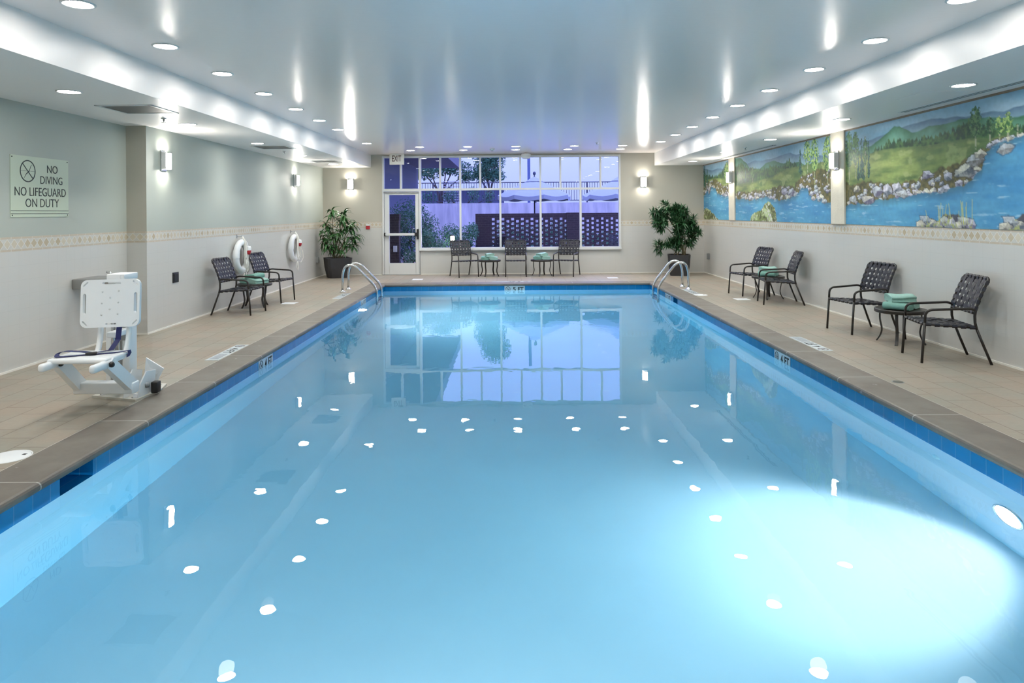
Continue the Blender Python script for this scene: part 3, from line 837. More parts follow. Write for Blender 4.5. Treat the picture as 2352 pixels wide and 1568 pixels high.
    for fg in D.get('fg', ()):
        m, zz = below(fg, 0.02, 12, 0.012, seed=12)
        p = sorted(fg); m = m*((Y > p[0][0]) & (Y < p[-1][0]))
        if D['fgk'] == 'rock':
            put(m, lc(70, 74, 84))
            for i in range(9): facet_rock(p[0][0]+(p[-1][0]-p[0][0])*(i+0.5)/9, 1.40+0.045*(1+np.sin(i*2.1))*0.7, 0.10, 0.065, 900+i)
            put(m*np.clip((n3-0.6)*8, 0, 0.8), lc(150, 156, 84))
        else:
            put(m, lc(58, 62, 40), np.clip(n3*2.2-0.6, 0, 1), lc(122, 134, 78))
            put(m*np.clip((n2-0.52)*7, 0, 0.9), lc(176, 190, 140))
            put(m*np.clip((fbm(Y, Z, 18, 18, 81)-0.62)*10, 0, 0.9), lc(206, 204, 200))
    if panel == 1:
        for i in range(16):
            rs = np.random.RandomState(i+100); y = 7.45+rs.rand()*0.95; h = 0.10+rs.rand()*0.14; b = rs.uniform(-.25, .25)
            put(np.clip(1-np.abs(Y-(y+b*(Z-1.45)))/0.010, 0, 1)*(Z > 1.42)*(Z < 1.48+h)*0.8, lc(176, 178, 96))
    C *= (0.88+0.24*n3)[..., None]
    return np.clip(C*1.10, 0, 1)
MUR = {
 1: dict(mtn=[(3.0, 2.56), (4.2, 2.66), (5.3, 2.56), (6.7, 2.62), (6.83, 2.62), (6.96, 2.59), (7.16, 2.62), (7.54, 2.62), (7.7, 2.65), (7.91, 2.65), (8.17, 2.68), (8.44, 2.67), (8.76, 2.66), (9.28, 2.61), (9.51, 2.57), (9.89, 2.60), (10.27, 2.58)],
   hill=[(3.0, 2.5), (5.0, 2.6), (6.9, 2.51), (7.16, 2.56), (7.44, 2.60), (7.67, 2.61), (7.91, 2.58), (8.22, 2.60), (8.44, 2.57), (8.56, 2.56), (8.7, 2.62), (8.84, 2.68), (8.95, 2.69), (9.1, 2.63), (9.19, 2.60), (9.54, 2.49), (10.27, 2.44)],
   tree=[(3.0, 2.44), (6.7, 2.41), (6.9, 2.44), (7.16, 2.46), (7.44, 2.53), (7.59, 2.54), (7.83, 2.49), (8.08, 2.45), (8.64, 2.47), (9.1, 2.50), (9.28, 2.44), (9.6, 2.38), (10.27, 2.40)],
   mead=[(3.0, 2.36), (6.7, 2.33), (7.16, 2.34), (7.44, 2.37), (8.26, 2.36), (9.01, 2.41), (9.23, 2.42), (9.52, 2.39), (10.27, 2.36)],
   rock=[(3.0, 2.30), (6.7, 2.33), (6.8, 2.31), (7.09, 2.30), (7.3, 2.25), (7.45, 2.17), (7.6, 2.11), (7.83, 2.08), (8.17, 2.06), (8.45, 1.98), (8.75, 1.93), (9.17, 1.95), (9.52, 1.98), (10.28, 1.98)],
   shore=[(3.0, 2.28), (6.7, 2.31), (6.8, 2.30), (7.09, 2.27), (7.24, 2.21), (7.3, 2.04), (7.45, 1.92), (7.68, 1.84), (8.09, 1.80), (8.65, 1.77), (9.41, 1.72), (9.77, 1.69), (10.28, 1.68)],
   wl=(6.5, 9.0), rs=0.12, fgk='rock',
   fg=[[(7.42, 1.39), (7.5, 1.46), (7.62, 1.48), (7.70, 1.53), (7.96, 1.53), (8.03, 1.46), (8.18, 1.49), (8.27, 1.44), (8.40, 1.46), (8.46, 1.39)], [(6.2, 1.50), (6.71, 1.55), (6.83, 1.49), (6.93, 1.47), (7.01, 1.39)]],
   boulders=[(9.62, 1.74, 0.16, 0.07), (9.38, 1.86, 0.13, 0.085), (9.13, 1.86, 0.11, 0.085), (8.89, 1.88, 0.11, 0.08), (8.77, 1.80, 0.12, 0.05), (8.69, 1.91, 0.07, 0.035), (7.57, 2.02, 0.16, 0.085), (7.42, 2.13, 0.12, 0.07), (8.25, 2.02, 0.09, 0.05), (7.87, 1.98, 0.08, 0.05), (10.05, 1.76, 0.12, 0.05), (9.92, 1.90, 0.10, 0.05), (7.32, 2.19, 0.09, 0.05), (6.95, 2.21, 0.12, 0.05)],
   trees=[(10.15, 2.77, 1.98, 0.12, 'dark'), (9.96, 2.74, 2.06, 0.11, 'dark'), (9.80, 2.62, 2.05, 0.06, 'cone'), (9.69, 2.64, 2.07, 0.07, 'dark'), (9.60, 2.60, 2.04, 0.045, 'cone'), (9.75, 2.32, 2.02, 0.05, 'cone'), (9.88, 2.36, 2.02, 0.05, 'cone'),
          (7.39, 2.72, 2.24, 0.10, 'dark'), (7.17, 2.57, 2.31, 0.07, 'dark'), (7.03, 2.56, 2.30, 0.06, 'pale'), (6.91, 2.58, 2.28, 0.07, 'pale'), (6.78, 2.45, 2.32, 0.05, 'dark'), (6.3, 2.6, 2.3, 0.1, 'dark'), (5.4, 2.7, 2.2, 0.12, 'pale')]),
 2: dict(mtn=[(10.68, 2.46), (11.43, 2.52), (11.88, 2.58), (12.04, 2.58), (12.28, 2.64), (12.78, 2.62), (13.25, 2.60), (13.76, 2.60), (14.04, 2.64), (14.5, 2.60), (14.81, 2.70), (15.3, 2.76)],
   hill=[(10.68, 2.32), (11.68, 2.37), (11.93, 2.45), (12.2, 2.44), (12.34, 2.50), (12.57, 2.46), (13.03, 2.55), (13.48, 2.53), (13.76, 2.44), (14.35, 2.48), (14.54, 2.60), (14.9, 2.75), (15.3, 2.78)],
   tree=[(10.68, 2.32), (11.68, 2.36), (11.93, 2.37), (12.15, 2.43), (12.34, 2.49), (12.57, 2.41), (13.09, 2.44), (13.76, 2.41), (14.19, 2.48), (14.42, 2.46), (14.9, 2.62), (15.3, 2.58)],
   mead=[(10.68, 2.34), (11.19, 2.38), (11.68, 2.37), (12.07, 2.37), (12.49, 2.36), (13.1, 2.25), (13.77, 2.20), (14.7, 2.20), (15.3, 2.16)],
   rock=[(10.67, 2.26), (11.19, 2.27), (11.68, 2.21), (12.05, 2.14), (12.1, 2.03), (12.7, 2.04), (13.1, 2.02), (13.77, 2.00), (14.43, 1.99), (15.3, 2.03)],
   shore=[(10.67, 1.70), (10.84, 1.72), (11.2, 1.79), (11.51, 1.85), (11.58, 1.98), (11.84, 1.97), (11.97, 1.88), (12.21, 1.83), (13.01, 1.79), (13.5, 1.88), (14.21, 1.82), (15.3, 1.87)],
   wl=(10.5, 13.0), rs=0.12, fgk='grass',
   fg=[[(12.9, 1.38), (13.01, 1.63), (13.17, 1.72), (13.37, 1.78), (13.57, 1.72), (13.67, 1.64), (13.92, 1.58), (14.25, 1.52), (14.36, 1.38)]],
   boulders=[(12.55, 1.95, 0.16, 0.06), (12.25, 1.93, 0.14, 0.07), (13.3, 1.93, 0.14, 0.045), (13.75, 1.90, 0.13, 0.04), (14.3, 1.87, 0.14, 0.05), (14.0, 1.93, 0.12, 0.04), (11.35, 1.80, 0.08, 0.04), (11.15, 1.78, 0.07, 0.035), (10.95, 1.74, 0.09, 0.04), (11.42, 1.88, 0.08, 0.04)],
   trees=[(11.86, 2.66, 2.22, 0.075, 'cone'), (11.57, 2.79, 2.2, 0.15, 'pale'), (11.30, 2.81, 2.01, 0.15, 'pale'), (10.84, 2.80, 2.0, 0.17, 'pale'), (14.9, 2.65, 2.19, 0.16, 'dark'), (14.62, 2.58, 2.22, 0.07, 'cone'), (14.19, 2.51, 2.18, 0.09, 'dark')]),
 3: dict(mtn=[(15.6, 2.79), (15.91, 2.73), (16.15, 2.60), (16.59, 2.63), (17.01, 2.61), (17.97, 2.74)],
   tree=[(15.6, 2.76), (15.9, 2.68), (16.25, 2.52), (16.75, 2.44), (17.29, 2.48), (17.8, 2.56)],
   mead=[(15.6, 2.40), (16.25, 2.38), (16.75, 2.40), (17.29, 2.40), (17.98, 2.40)],
   rock=[(15.6, 2.19), (16.16, 2.20), (16.76, 2.36), (17.52, 2.35), (17.98, 2.44)],
   shore=[(15.6, 1.90), (16.12, 1.96), (16.61, 2.03), (16.76, 2.16), (17.13, 2.19), (17.53, 2.09), (18.0, 1.92)],
   wl=(15.0, 16.0), rs=0.14, fgk='grass',
   fg=[[(16.55, 1.38), (17.04, 1.56), (17.42, 1.66), (18.0, 1.65)]],
   boulders=[(17.3, 2.12, 0.09, 0.10), (17.2, 2.2, 0.07, 0.08)],
   trees=[(17.7, 2.76, 2.2, 0.14, 'cone'), (17.45, 2.66, 2.3, 0.10, 'cone'), (15.9, 2.74, 2.15, 0.18, 'pale')]),
}
def mural_board(panel, ya, yb, label):
    za, zb2 = 1.388, 2.776
    st = 0.0105
    ny = int((yb-ya)/st); nz = int((zb2-za)/st)
    y = np.linspace(ya, yb, ny+1); z = np.linspace(za, zb2, nz+1)
    Y, Z = np.meshgrid(y, z, indexing='ij')
    C = paint_mural(Y, Z, panel)
    nv = (ny+1)*(nz+1)
    co = np.empty((nv, 3)); co[:, 0] = XR-0.006; co[:, 1] = Y.ravel(); co[:, 2] = Z.ravel()
    ii, jj = np.meshgrid(np.arange(ny), np.arange(nz), indexing='ij')
    a = (ii*(nz+1)+jj).ravel(); f = np.stack([a, a+1, a+nz+2, a+nz+1], 1)
    # a thin board: painted face plus a rim back to the wall
    me = bpy.data.meshes.new('mural')
    rim = [(XR-0.006, ya, za), (XR-0.006, yb, za), (XR-0.006, yb, zb2), (XR-0.006, ya, zb2), (XR, ya, za), (XR, yb, za), (XR, yb, zb2), (XR, ya, zb2)]
    rf = [[0, 1, 5, 4], [1, 2, 6, 5], [2, 3, 7, 6], [3, 0, 4, 7]]
    me.from_pydata([tuple(c) for c in co]+rim, [], [tuple(int(k) for k in q) for q in f]+[[nv+k for k in q] for q in rf])
    at = me.color_attributes.new('paint', 'FLOAT_COLOR', 'POINT')
    cc = np.ones((nv+8, 4), dtype=np.float32); cc[:nv, :3] = C.reshape(-1, 3); cc[nv:, :3] = 0.4
    at.data.foreach_set('color', cc.ravel())
    me.materials.append(M['mural'])
    o = bpy.data.objects.new('mural', me); COL.objects.link(o)
    return tag(o, label, 'mural', 'painted mural panels on the right wall')
mural_board(1, 4.6, 10.26, 'largest and nearest mural panel, river bend with boulders and a wide meadow')
mural_board(2, 10.69, 15.28, 'middle mural panel, a grassy islet in the river and tall trees')
mural_board(3, 15.69, 17.79, 'smallest mural panel in the far corner, a waterfall running into the river')
postm = pbr('cream_plaster_post', (0.66, 0.61, 0.50), 0.7, noise=0.12, nscale=6, bump=0.2, bscale=40)
for k, (a, b) in enumerate(((10.26, 10.69), (15.28, 15.69))):
    struct('trim_%d' % (k+2), MB().lohi((XR-0.03, a, 1.386), (XR, b, 2.80)), postm,
           ('cream post between the near and middle mural panels', 'cream post between the middle and far mural panels')[k], 'trim')

# ================================================================== LIGHT FITTINGS
ORD = ['first', 'second', 'third', 'fourth', 'fifth', 'sixth', 'seventh', 'eighth', 'ninth', 'tenth', 'eleventh', 'twelfth', 'thirteenth']
def make_downlight(loc, label, group):
    t = thing('recessed_downlight', label, 'ceiling light', loc, 0, group)
    MB().lathe([(0.094, 0.0), (0.094, -0.006), (0.104, -0.009), (0.114, -0.005), (0.116, 0.0)], 28).build('trim_ring', M['white'], t)
    MB().lathe([(0.0, -0.0035), (0.095, -0.0035)], 20).build('lens', M['lamp'], t)
    l = bpy.data.lights.new('downlight_beam', 'SPOT'); l.energy = DBEAM; l.spot_size = R(128); l.spot_blend = 0.75
    l.color = (1.0, 0.97, 0.92); l.shadow_soft_size = 0.08
    lo = bpy.data.objects.new('downlight_beam', l); COL.objects.link(lo); lo.parent = t; lo.location = (0, 0, -0.09)
    return t
DL = None
def downlight(loc, label, group):
    global DL
    if DL is None: DL = make_downlight(loc, label, group); return DL
    return dup(DL, loc, 0, label, group)
rowL = [14.86, 12.37, 11.16, 9.93, 8.65, 7.40, 6.18, 4.93, 3.68, 2.44, 1.20, -0.05, -1.30]
rowR = [14.96, 13.63, 12.37, 11.13, 9.91, 8.68, 7.41, 6.17, 4.97, 3.70, 2.45, 1.20, -0.05]
for i, y in enumerate(rowL):
    downlight((-3.11, y, ZC), 'round downlight in the left raised-ceiling row, %s from the window' % ORD[i], 'left row of ceiling downlights')
for i, y in enumerate(rowR):
    downlight((3.31, y, ZC), 'round downlight in the right raised-ceiling row, %s from the window' % ORD[i], 'right row of ceiling downlights')
for r, (y, nm, xs) in enumerate(((16.6, 'nearest the window', (-2.41, -1.13, 0.14, 1.41, 2.69)), (15.75, 'one row out from the window', (-2.08, -0.97, 0.14, 1.49, 2.60)))):
    for i, x in enumerate(xs):
        downlight((x, y, ZC), 'small round downlight, cross row %s, %s from the left' % (nm, ORD[i]), 'cross rows of downlights by the window')
for i, y in enumerate((16.38, 13.95, 11.5, 9.02, 6.59, 4.15, 1.70, -0.75)):
    downlight((-4.25, y, ZS), 'round downlight in the left dropped ceiling, %s from the window wall' % ORD[i], 'left dropped ceiling downlights')
for i, y in enumerate((16.4, 13.9, 11.5, 9.02, 6.6, 4.15, 1.70, -0.75)):
    downlight((4.39, y, ZS), 'round downlight in the dropped ceiling beside the mural, %s from the window' % ORD[i], 'right dropped ceiling downlights')

def make_sconce(loc, rz, label):
    # faces local +X
    t = thing('wall_sconce', label, 'wall light', loc, rz, 'wall sconces around the pool')
    MB().lohi((0.0, -0.075, -0.145), (0.018, 0.075, 0.145), bev=0.003).build('back_plate', M['steel'], t)
    # curved bowed glass
    mb = MB(); poly = [(0.03, -0.062, -0.105), (0.07, -0.066, -0.105)]
    for k in range(7):
        a = -0.060+0.12*k/6; poly.append((0.085+0.03*math.cos(a/0.06*PI/2), a*1.05, -0.105))
    poly += [(0.07, 0.066, -0.105), (0.03, 0.062, -0.105)]
    mb.prism(poly, (0, 0, 0.21))
    mb.build('glass_shade', M['sconce'], t)
    for k in (-1, 1):
        MB().lohi((0.018, k*0.074-0.004, -0.116), (0.082, k*0.074+0.004, 0.116)).build('side_plate', M['white'], t)
    MB().lohi((0.018, -0.07, 0.108), (0.034, 0.07, 0.116)).build('bracket', M['steel'], t)
    MB().lohi((0.018, -0.07, -0.116), (0.034, 0.07, -0.108)).build('bracket', M['steel'], t)
    return t
sc0 = make_sconce((XL, 9.60, 2.36), 0, 'lit wall sconce on the left wall just past the corner of the pier')
dup(sc0, (XL, 15.45, 2.36), 0, 'lit wall sconce at the far end of the left wall')
dup(sc0, (-4.15, FW, 2.37), R(-90), 'lit wall sconce on the end wall above the left potted plant')
dup(sc0, (3.47, FW, 2.37), R(-90), 'lit wall sconce on the end wall above the right potted plant')
dup(sc0, (XR-0.03, 10.48, 2.36), R(180), 'lit wall sconce on the nearer cream post between murals')
dup(sc0, (XR-0.03, 15.48, 2.36), R(180), 'lit wall sconce on the farther cream post between murals')

def pool_lamp(loc, rz, label, w, spread=104, tilt=36):
    t = thing('pool_lamp', label, 'pool light', loc, rz, 'underwater pool lamps')
    MB().lathe([(0.118, 0.0), (0.118, 0.012), (0.128, 0.016), (0.138, 0.010), (0.138, 0.0)], 32, axis='X').build('trim_ring', M['chrome'], t)
    MB().lathe([(0.12, 0.008), (0.08, 0.016), (0.0, 0.02)], 28, axis='X').build('lens', M['poollamp'], t)
    l = bpy.data.lights.new('pool_lamp_beam', 'SPOT'); l.energy = w; l.spot_size = R(spread); l.spot_blend = 0.9
    l.color = (1.0, 0.825, 0.815); l.shadow_soft_size = 0.09
    lo = bpy.data.objects.new('pool_lamp_beam', l); COL.objects.link(lo); lo.parent = t
    lo.location = (0.06, 0, 0); lo.rotation_euler = (0, R(-90+tilt), 0)
    return t
pool_lamp((PX1-0.001, 4.316, -0.70), PI, 'bright round underwater lamp on the right pool wall near the camera', POOLW*0.82, 104, 36)
pool_lamp((PX0+0.001, 12.78, -0.52), 0, 'small bright underwater lamp on the left pool wall near the ladder', POOLW*0.95, 160, -10)
pool_lamp((-0.3, PY0+0.001, -0.62), R(90), 'underwater lamp in the near end wall below the camera', POOLW*0.42, 165, 4)

# ================================================================== CEILING FITTINGS
def diffuser(loc, label):
    t = thing('air_diffuser', label, 'air vent', loc, 0, 'square air vents in the left dropped ceiling')
    mb = MB(); a = 0.31
    for lo, hi in (((-a, -a, -0.008), (a, -a+0.035, 0)), ((-a, a-0.035, -0.008), (a, a, 0)), ((-a, -a, -0.008), (-a+0.035, a, 0)), ((a-0.035, -a, -0.008), (a, a, 0))): mb.lohi(lo, hi)
    mb.build('frame', M['white'], t)
    MB().lohi((-a+0.03, -a+0.03, -0.004), (a-0.03, a-0.03, 0)).build('perforated_panel', M['vent'], t)
    return t
d0 = diffuser((-4.20, 7.72, ZS), 'dark square ceiling vent nearest the no diving sign')
dup(d0, (-4.22, 12.2, ZS), 0, 'dark square ceiling vent above the life rings')
dup(d0, (-4.22, 15.6, ZS), 0, 'dark square ceiling vent near the far left corner')

def sprinkler(loc, label):
    t = thing('sprinkler_head', label, 'sprinkler', loc, 0, 'sprinkler heads')
    MB().lathe([(0.0, 0.0), (0.035, 0.0), (0.030, -0.010), (0.012, -0.012), (0.010, -0.035), (0.0, -0.036)], 16).build('body', M['chrome'], t)
    MB().lathe([(0.0, -0.050), (0.006, -0.036), (0.006, -0.050), (0.030, -0.052), (0.030, -0.055), (0.0, -0.056)], 12).build('deflector', M['chrome'], t)
    return t
s0 = sprinkler((-4.28, 8.45, ZS), 'small chrome sprinkler head beside the nearest dark ceiling vent')
dup(s0, (-4.28, 12.95, ZS), 0, 'small chrome sprinkler head beyond the middle dark ceiling vent')
dup(s0, (1.92, 15.05, ZC), 0, 'tiny sprinkler head on the raised ceiling toward the right of the window')
dup(s0, (4.45, 12.9, ZS), 0, 'tiny sprinkler head in the dropped ceiling above the middle mural')

def slot(y0, y1, label):
    t = thing('slot_diffuser', label, 'air vent', (4.84, (y0+y1)/2, ZS), 0, 'long slot vents beside the mural')
    L = (y1-y0)/2
    MB().lohi((-0.05, -L, -0.005), (-0.036, L, 0)).lohi((-0.007, -L, -0.005), (0.007, L, 0)).lohi((0.036, -L, -0.005), (0.05, L, 0)).build('frame', M['white'], t)
    MB().lohi((-0.036, -L, -0.002), (-0.007, L, 0)).lohi((0.007, -L, -0.002), (0.036, L, 0)).build('slot', M['dark'], t)
slot(3.4, 8.42, 'long dark slot vent along the near mural')
slot(12.5, 16.1, 'long slot vent along the far mural panels')
t = thing('access_panel', 'faint square access panel in the dropped ceiling above the near mural', 'panel', (4.50, 7.2, ZS))
MB().lohi((-0.28, -0.28, -0.003), (0.28, 0.28, 0)).build('panel_door', M['soffit'], t)

t = thing('smoke_detector', 'small round detector on the raised ceiling near the window', 'detector', (-0.42, 16.4, ZC))
MB().lathe([(0.0, -0.045), (0.045, -0.045), (0.05, -0.02), (0.065, -0.018), (0.065, 0)], 20).build('housing', M['white'], t)
MB().lathe([(0.0, -0.052), (0.025, -0.050), (0.03, -0.045)], 16).build('sensor', M['dark'], t)
t = thing('ceiling_speaker', 'cream rounded fixture hanging at the top of the window', 'speaker', (0.415, FW-0.30, ZC))
MB().lathe([(0.0, -0.155), (0.09, -0.15), (0.125, -0.11), (0.125, -0.05), (0.10, -0.02), (0.05, -0.012), (0.05, 0.0)], 28).build('housing', M['trimwhite'], t)
MB().lathe([(0.126, -0.098), (0.128, -0.094), (0.126, -0.090)], 28).build('seam', M['greybox'], t)

t = thing('exit_sign', 'white EXIT sign with dark red letters hanging above the glass door', 'sign', (-2.91, FW-0.22, ZC))
MB().lohi((-0.185, -0.03, -0.275), (0.185, 0.03, -0.004), bev=0.006).build('housing', M['trimwhite'], t)
MB().lohi((-0.05, -0.025, -0.006), (0.05, 0.025, 0)).build('canopy', M['white'], t)
text('EXIT', 'lettering', M['maroon'], t, ((0.0, -0.030, -0.118), (1, 0, 0), (0, 0, 1)), 0.235, 0.155, bold=0.012)

# ================================================================== WALL FITTINGS
# no diving sign on the near left wall; local x runs along +Y, faces +X
t = thing('no_diving_sign', 'pale green NO DIVING NO LIFEGUARD ON DUTY sign on the left wall', 'sign', (XLN, 7.49, 1.915))
MB().lohi((0.0, -0.46, -0.325), (0.006, 0.46, 0.325)).build('panel', M['sign'], t)
fr = lambda s, v: ((0.006, -0.46+0.92*s, 0.325-0.65*v), (0, 1, 0), (0, 0, 1))
no_dive('pictogram', M['ink'], t, fr(0.275, 0.245)[0], (0, 1, 0), (0, 0, 1), 0.118, 0.011)
text('NO', 'lettering', M['ink'], t, fr(0.70, 0.185), 0.175, 0.086, bold=-0.004)
text('DIVING', 'lettering', M['ink'], t, fr(0.685, 0.375), 0.365, 0.086, bold=-0.004)
text('NO LIFEGUARD', 'lettering', M['ink'], t, fr(0.505, 0.58), 0.815, 0.092, bold=-0.004)
text('ON DUTY', 'lettering', M['ink'], t, fr(0.525, 0.765), 0.535, 0.092, bold=-0.004)
MB().lohi((0.006, -0.46, 0.325-0.65*0.90), (0.0072, 0.46, 0.325-0.65*0.892)).lohi((0.006, -0.46, 0.325-0.65*0.948), (0.0072, 0.46, 0.325-0.65*0.940)).build('double_line', M['ink'], t)
for a, b in ((-0.44, 0.305), (0.44, 0.305), (-0.44, -0.305), (0.44, -0.305)):
    MB().lathe([(0.0, 0.010), (0.006, 0.009), (0.007, 0.006)], 10, c=(0, a, b), axis='X').build('screw', M['ink'], t)

# wall hung drinking fountain behind the lift
t = thing('drinking_fountain', 'grey stainless drinking fountain on the left wall behind the pool lift', 'drinking fountain', (XLN, 8.0, 0.0))
MB().lohi((0.0, 0.0, 0.735), (0.50, 0.50, 0.855), bev=0.012).build('basin', M['fountain'], t)
MB().tube(fillet([(0.415, 0.08, 0.855), (0.415, 0.08, 0.93), (0.36, 0.10, 0.93)], 0.03), [0.014]*9, 10).build('bubbler', M['chrome'], t)

t = thing('wall_plate', 'square black cover plate on the white tile of the left wall', 'wall plate', (XL, 9.93, 0.695))
MB().lohi((0.0, -0.085, -0.075), (0.012, 0.085, 0.075), bev=0.004).build('plate', M['black'], t)
MB().lohi((0.012, -0.06, -0.05), (0.018, 0.06, 0.05)).build('cover', M['black'], t)

def outlet(loc, rz, label):
    t = thing('outlet_box', label, 'outlet', loc, rz, 'grey weatherproof outlet boxes')
    MB().lohi((0.0, -0.045, -0.075), (0.05, 0.045, 0.075), bev=0.006).build('box', M['greybox'], t)
    MB().lohi((0.05, -0.04, -0.07), (0.062, 0.04, 0.07), bev=0.003).build('flip_cover', M['greybox'], t)
    return t
o0 = outlet((XL, 17.15, 0.45), 0, 'grey outlet box low on the left wall beside the left planter')
dup(o0, (XR, 17.35, 0.45), PI, 'grey outlet box low on the right wall beside the right planter')

t = thing('fire_alarm', 'small red and white alarm box on the end wall beside the left plant', 'fire alarm', (-3.71, FW, 1.26))
MB().lohi((-0.05, -0.045, -0.065), (0.05, 0.0, 0.02), bev=0.005).build('body', M['red'], t)
MB().lohi((-0.05, -0.05, 0.02), (0.05, 0.0, 0.065), bev=0.005).build('strobe', M['white'], t)

# life rings, each on a wall hook, with coiled throw rope and a red and white float
def life_ring(y, z, label, hl, seed, low):
    rs = random.Random(seed)
    t = thing('life_ring', label, 'life ring', (XL, y, z), 0, 'white life rings on the left wall')
    mb = MB(); Rr, r = 0.245, 0.062; n, k = 40, 14
    grid = []
    for i in range(n):
        a = 2*PI*i/n
        grid.append([mb.bm.verts.new((0.085+r*0.85*math.cos(2*PI*j/k), (Rr+r*math.sin(2*PI*j/k))*math.sin(a), (Rr+r*math.sin(2*PI*j/k))*math.cos(a))) for j in range(k)])
    for i in range(n):
        for j in range(k):
            f = mb.bm.faces.new((grid[i][j], grid[i][(j+1) % k], grid[(i+1) % n][(j+1) % k], grid[(i+1) % n][j])); f.smooth = True
    mb.build('ring', M['ring'], t)
    for a0 in (0.35, 1.9, 3.3, 4.9):
        b = MB(); g2 = []
        for i in range(5):
            a = a0+0.13*(i-2)
            g2.append([b.bm.verts.new((0.085+(r+0.006)*0.86*math.cos(2*PI*j/k), (Rr+(r+0.006)*math.sin(2*PI*j/k))*math.sin(a), (Rr+(r+0.006)*math.sin(2*PI*j/k))*math.cos(a))) for j in range(k)])
        for i in range(4):
            for j in range(k):
                f = b.bm.faces.new((g2[i][j], g2[i][(j+1) % k], g2[i+1][(j+1) % k], g2[i+1][j])); f.smooth = True
        b.build('band', M['ring'], t)
    rp = MB()
    for i in range(20):     # hank of rope loops hanging over the far side of the ring
        w = rs.uniform(0.02, 0.07); dl = rs.uniform(0.34, 0.66); cyy_ = rs.uniform(0.04, 0.15 if low else 0.24); ox = rs.uniform(0.135, 0.15); kk = rs.uniform(-.015, .015)
        pts = []
        for q in range(17):
            a = 2*PI*q/16; f = (1-math.cos(a))/2
            pts.append((0.095+(ox-0.095)*min(1, f*4)+0.004*math.sin(3*a+i), 0.02+kk+cyy_*f+w*math.sin(a)*(0.35+0.65*f), 0.355-dl*f))
        rp.tube(pts, 0.0055, 6)
    # loose loops below
    if low:
        rp.tube([(0.15, 0.10, -0.10), (0.12, 0.26, -0.16), (0.05, 0.42, -0.05), (0.05, 0.45, -0.22), (0.05, 0.36, -0.33), (0.10, 0.16, -0.34), (0.13, 0.02, -0.30)], 0.007, 6)
        rp.tube([(0.14, -0.03, -0.30), (0.14, -0.06, -0.45), (0.13, -0.05, -0.55), (0.13, 0.03, -0.62)], 0.007, 6)
        rp.tube([(0.14, 0.06, -0.28), (0.14, 0.10, -0.42), (0.13, 0.05, -0.52)], 0.007, 6)
    else:
        rp.tube([(0.15, 0.16, 0.02), (0.16, 0.36, -0.10), (0.16, 0.38, -0.25), (0.15, 0.24, -0.34), (0.14, 0.12, -0.30)], 0.007, 6)
        rp.tube([(0.14, 0.02, -0.30), (0.14, -0.02, -0.42), (0.14, 0.05, -0.50), (0.14, 0.11, -0.42), (0.14, 0.10, -0.30)], 0.007, 6)
    rope = rp.build('throw_rope', M['rope'], t)
    f = MB().lathe([(0.0, -0.075), (0.03, -0.07), (0.042, -0.03), (0.042, 0.0)], 16, c=(0.165, 0.125, 0.10)).build('float', M['red'], t, 'red end of the rope float')
    MB().lathe([(0.042, 0.0), (0.042, 0.05), (0.03, 0.075), (0.0, 0.08)], 16, c=(0.165, 0.125, 0.10)).build('float_cap', M['ring'], f)
    h = thing('wall_hook', hl, 'hook', (XL, y, z+0.35), 0, 'hooks holding the life rings')
    MB().lohi((0.0, -0.015, -0.03), (0.006, 0.015, 0.04)).build('hook_plate', M['steel'], h)
    MB().tube(fillet([(0.006, 0, 0.01), (0.085, 0, 0.0), (0.095, 0, 0.025)], 0.02), 0.006, 8).build('hook_arm', M['steel'], h)
life_ring(12.17, 0.855, 'white life ring with tangled rope hanging between the two left chairs', 'metal hook holding the nearer life ring', 3, True)
life_ring(15.15, 0.855, 'white life ring farther along the left wall, nearest the potted plant', 'metal hook holding the farther life ring', 5, False)

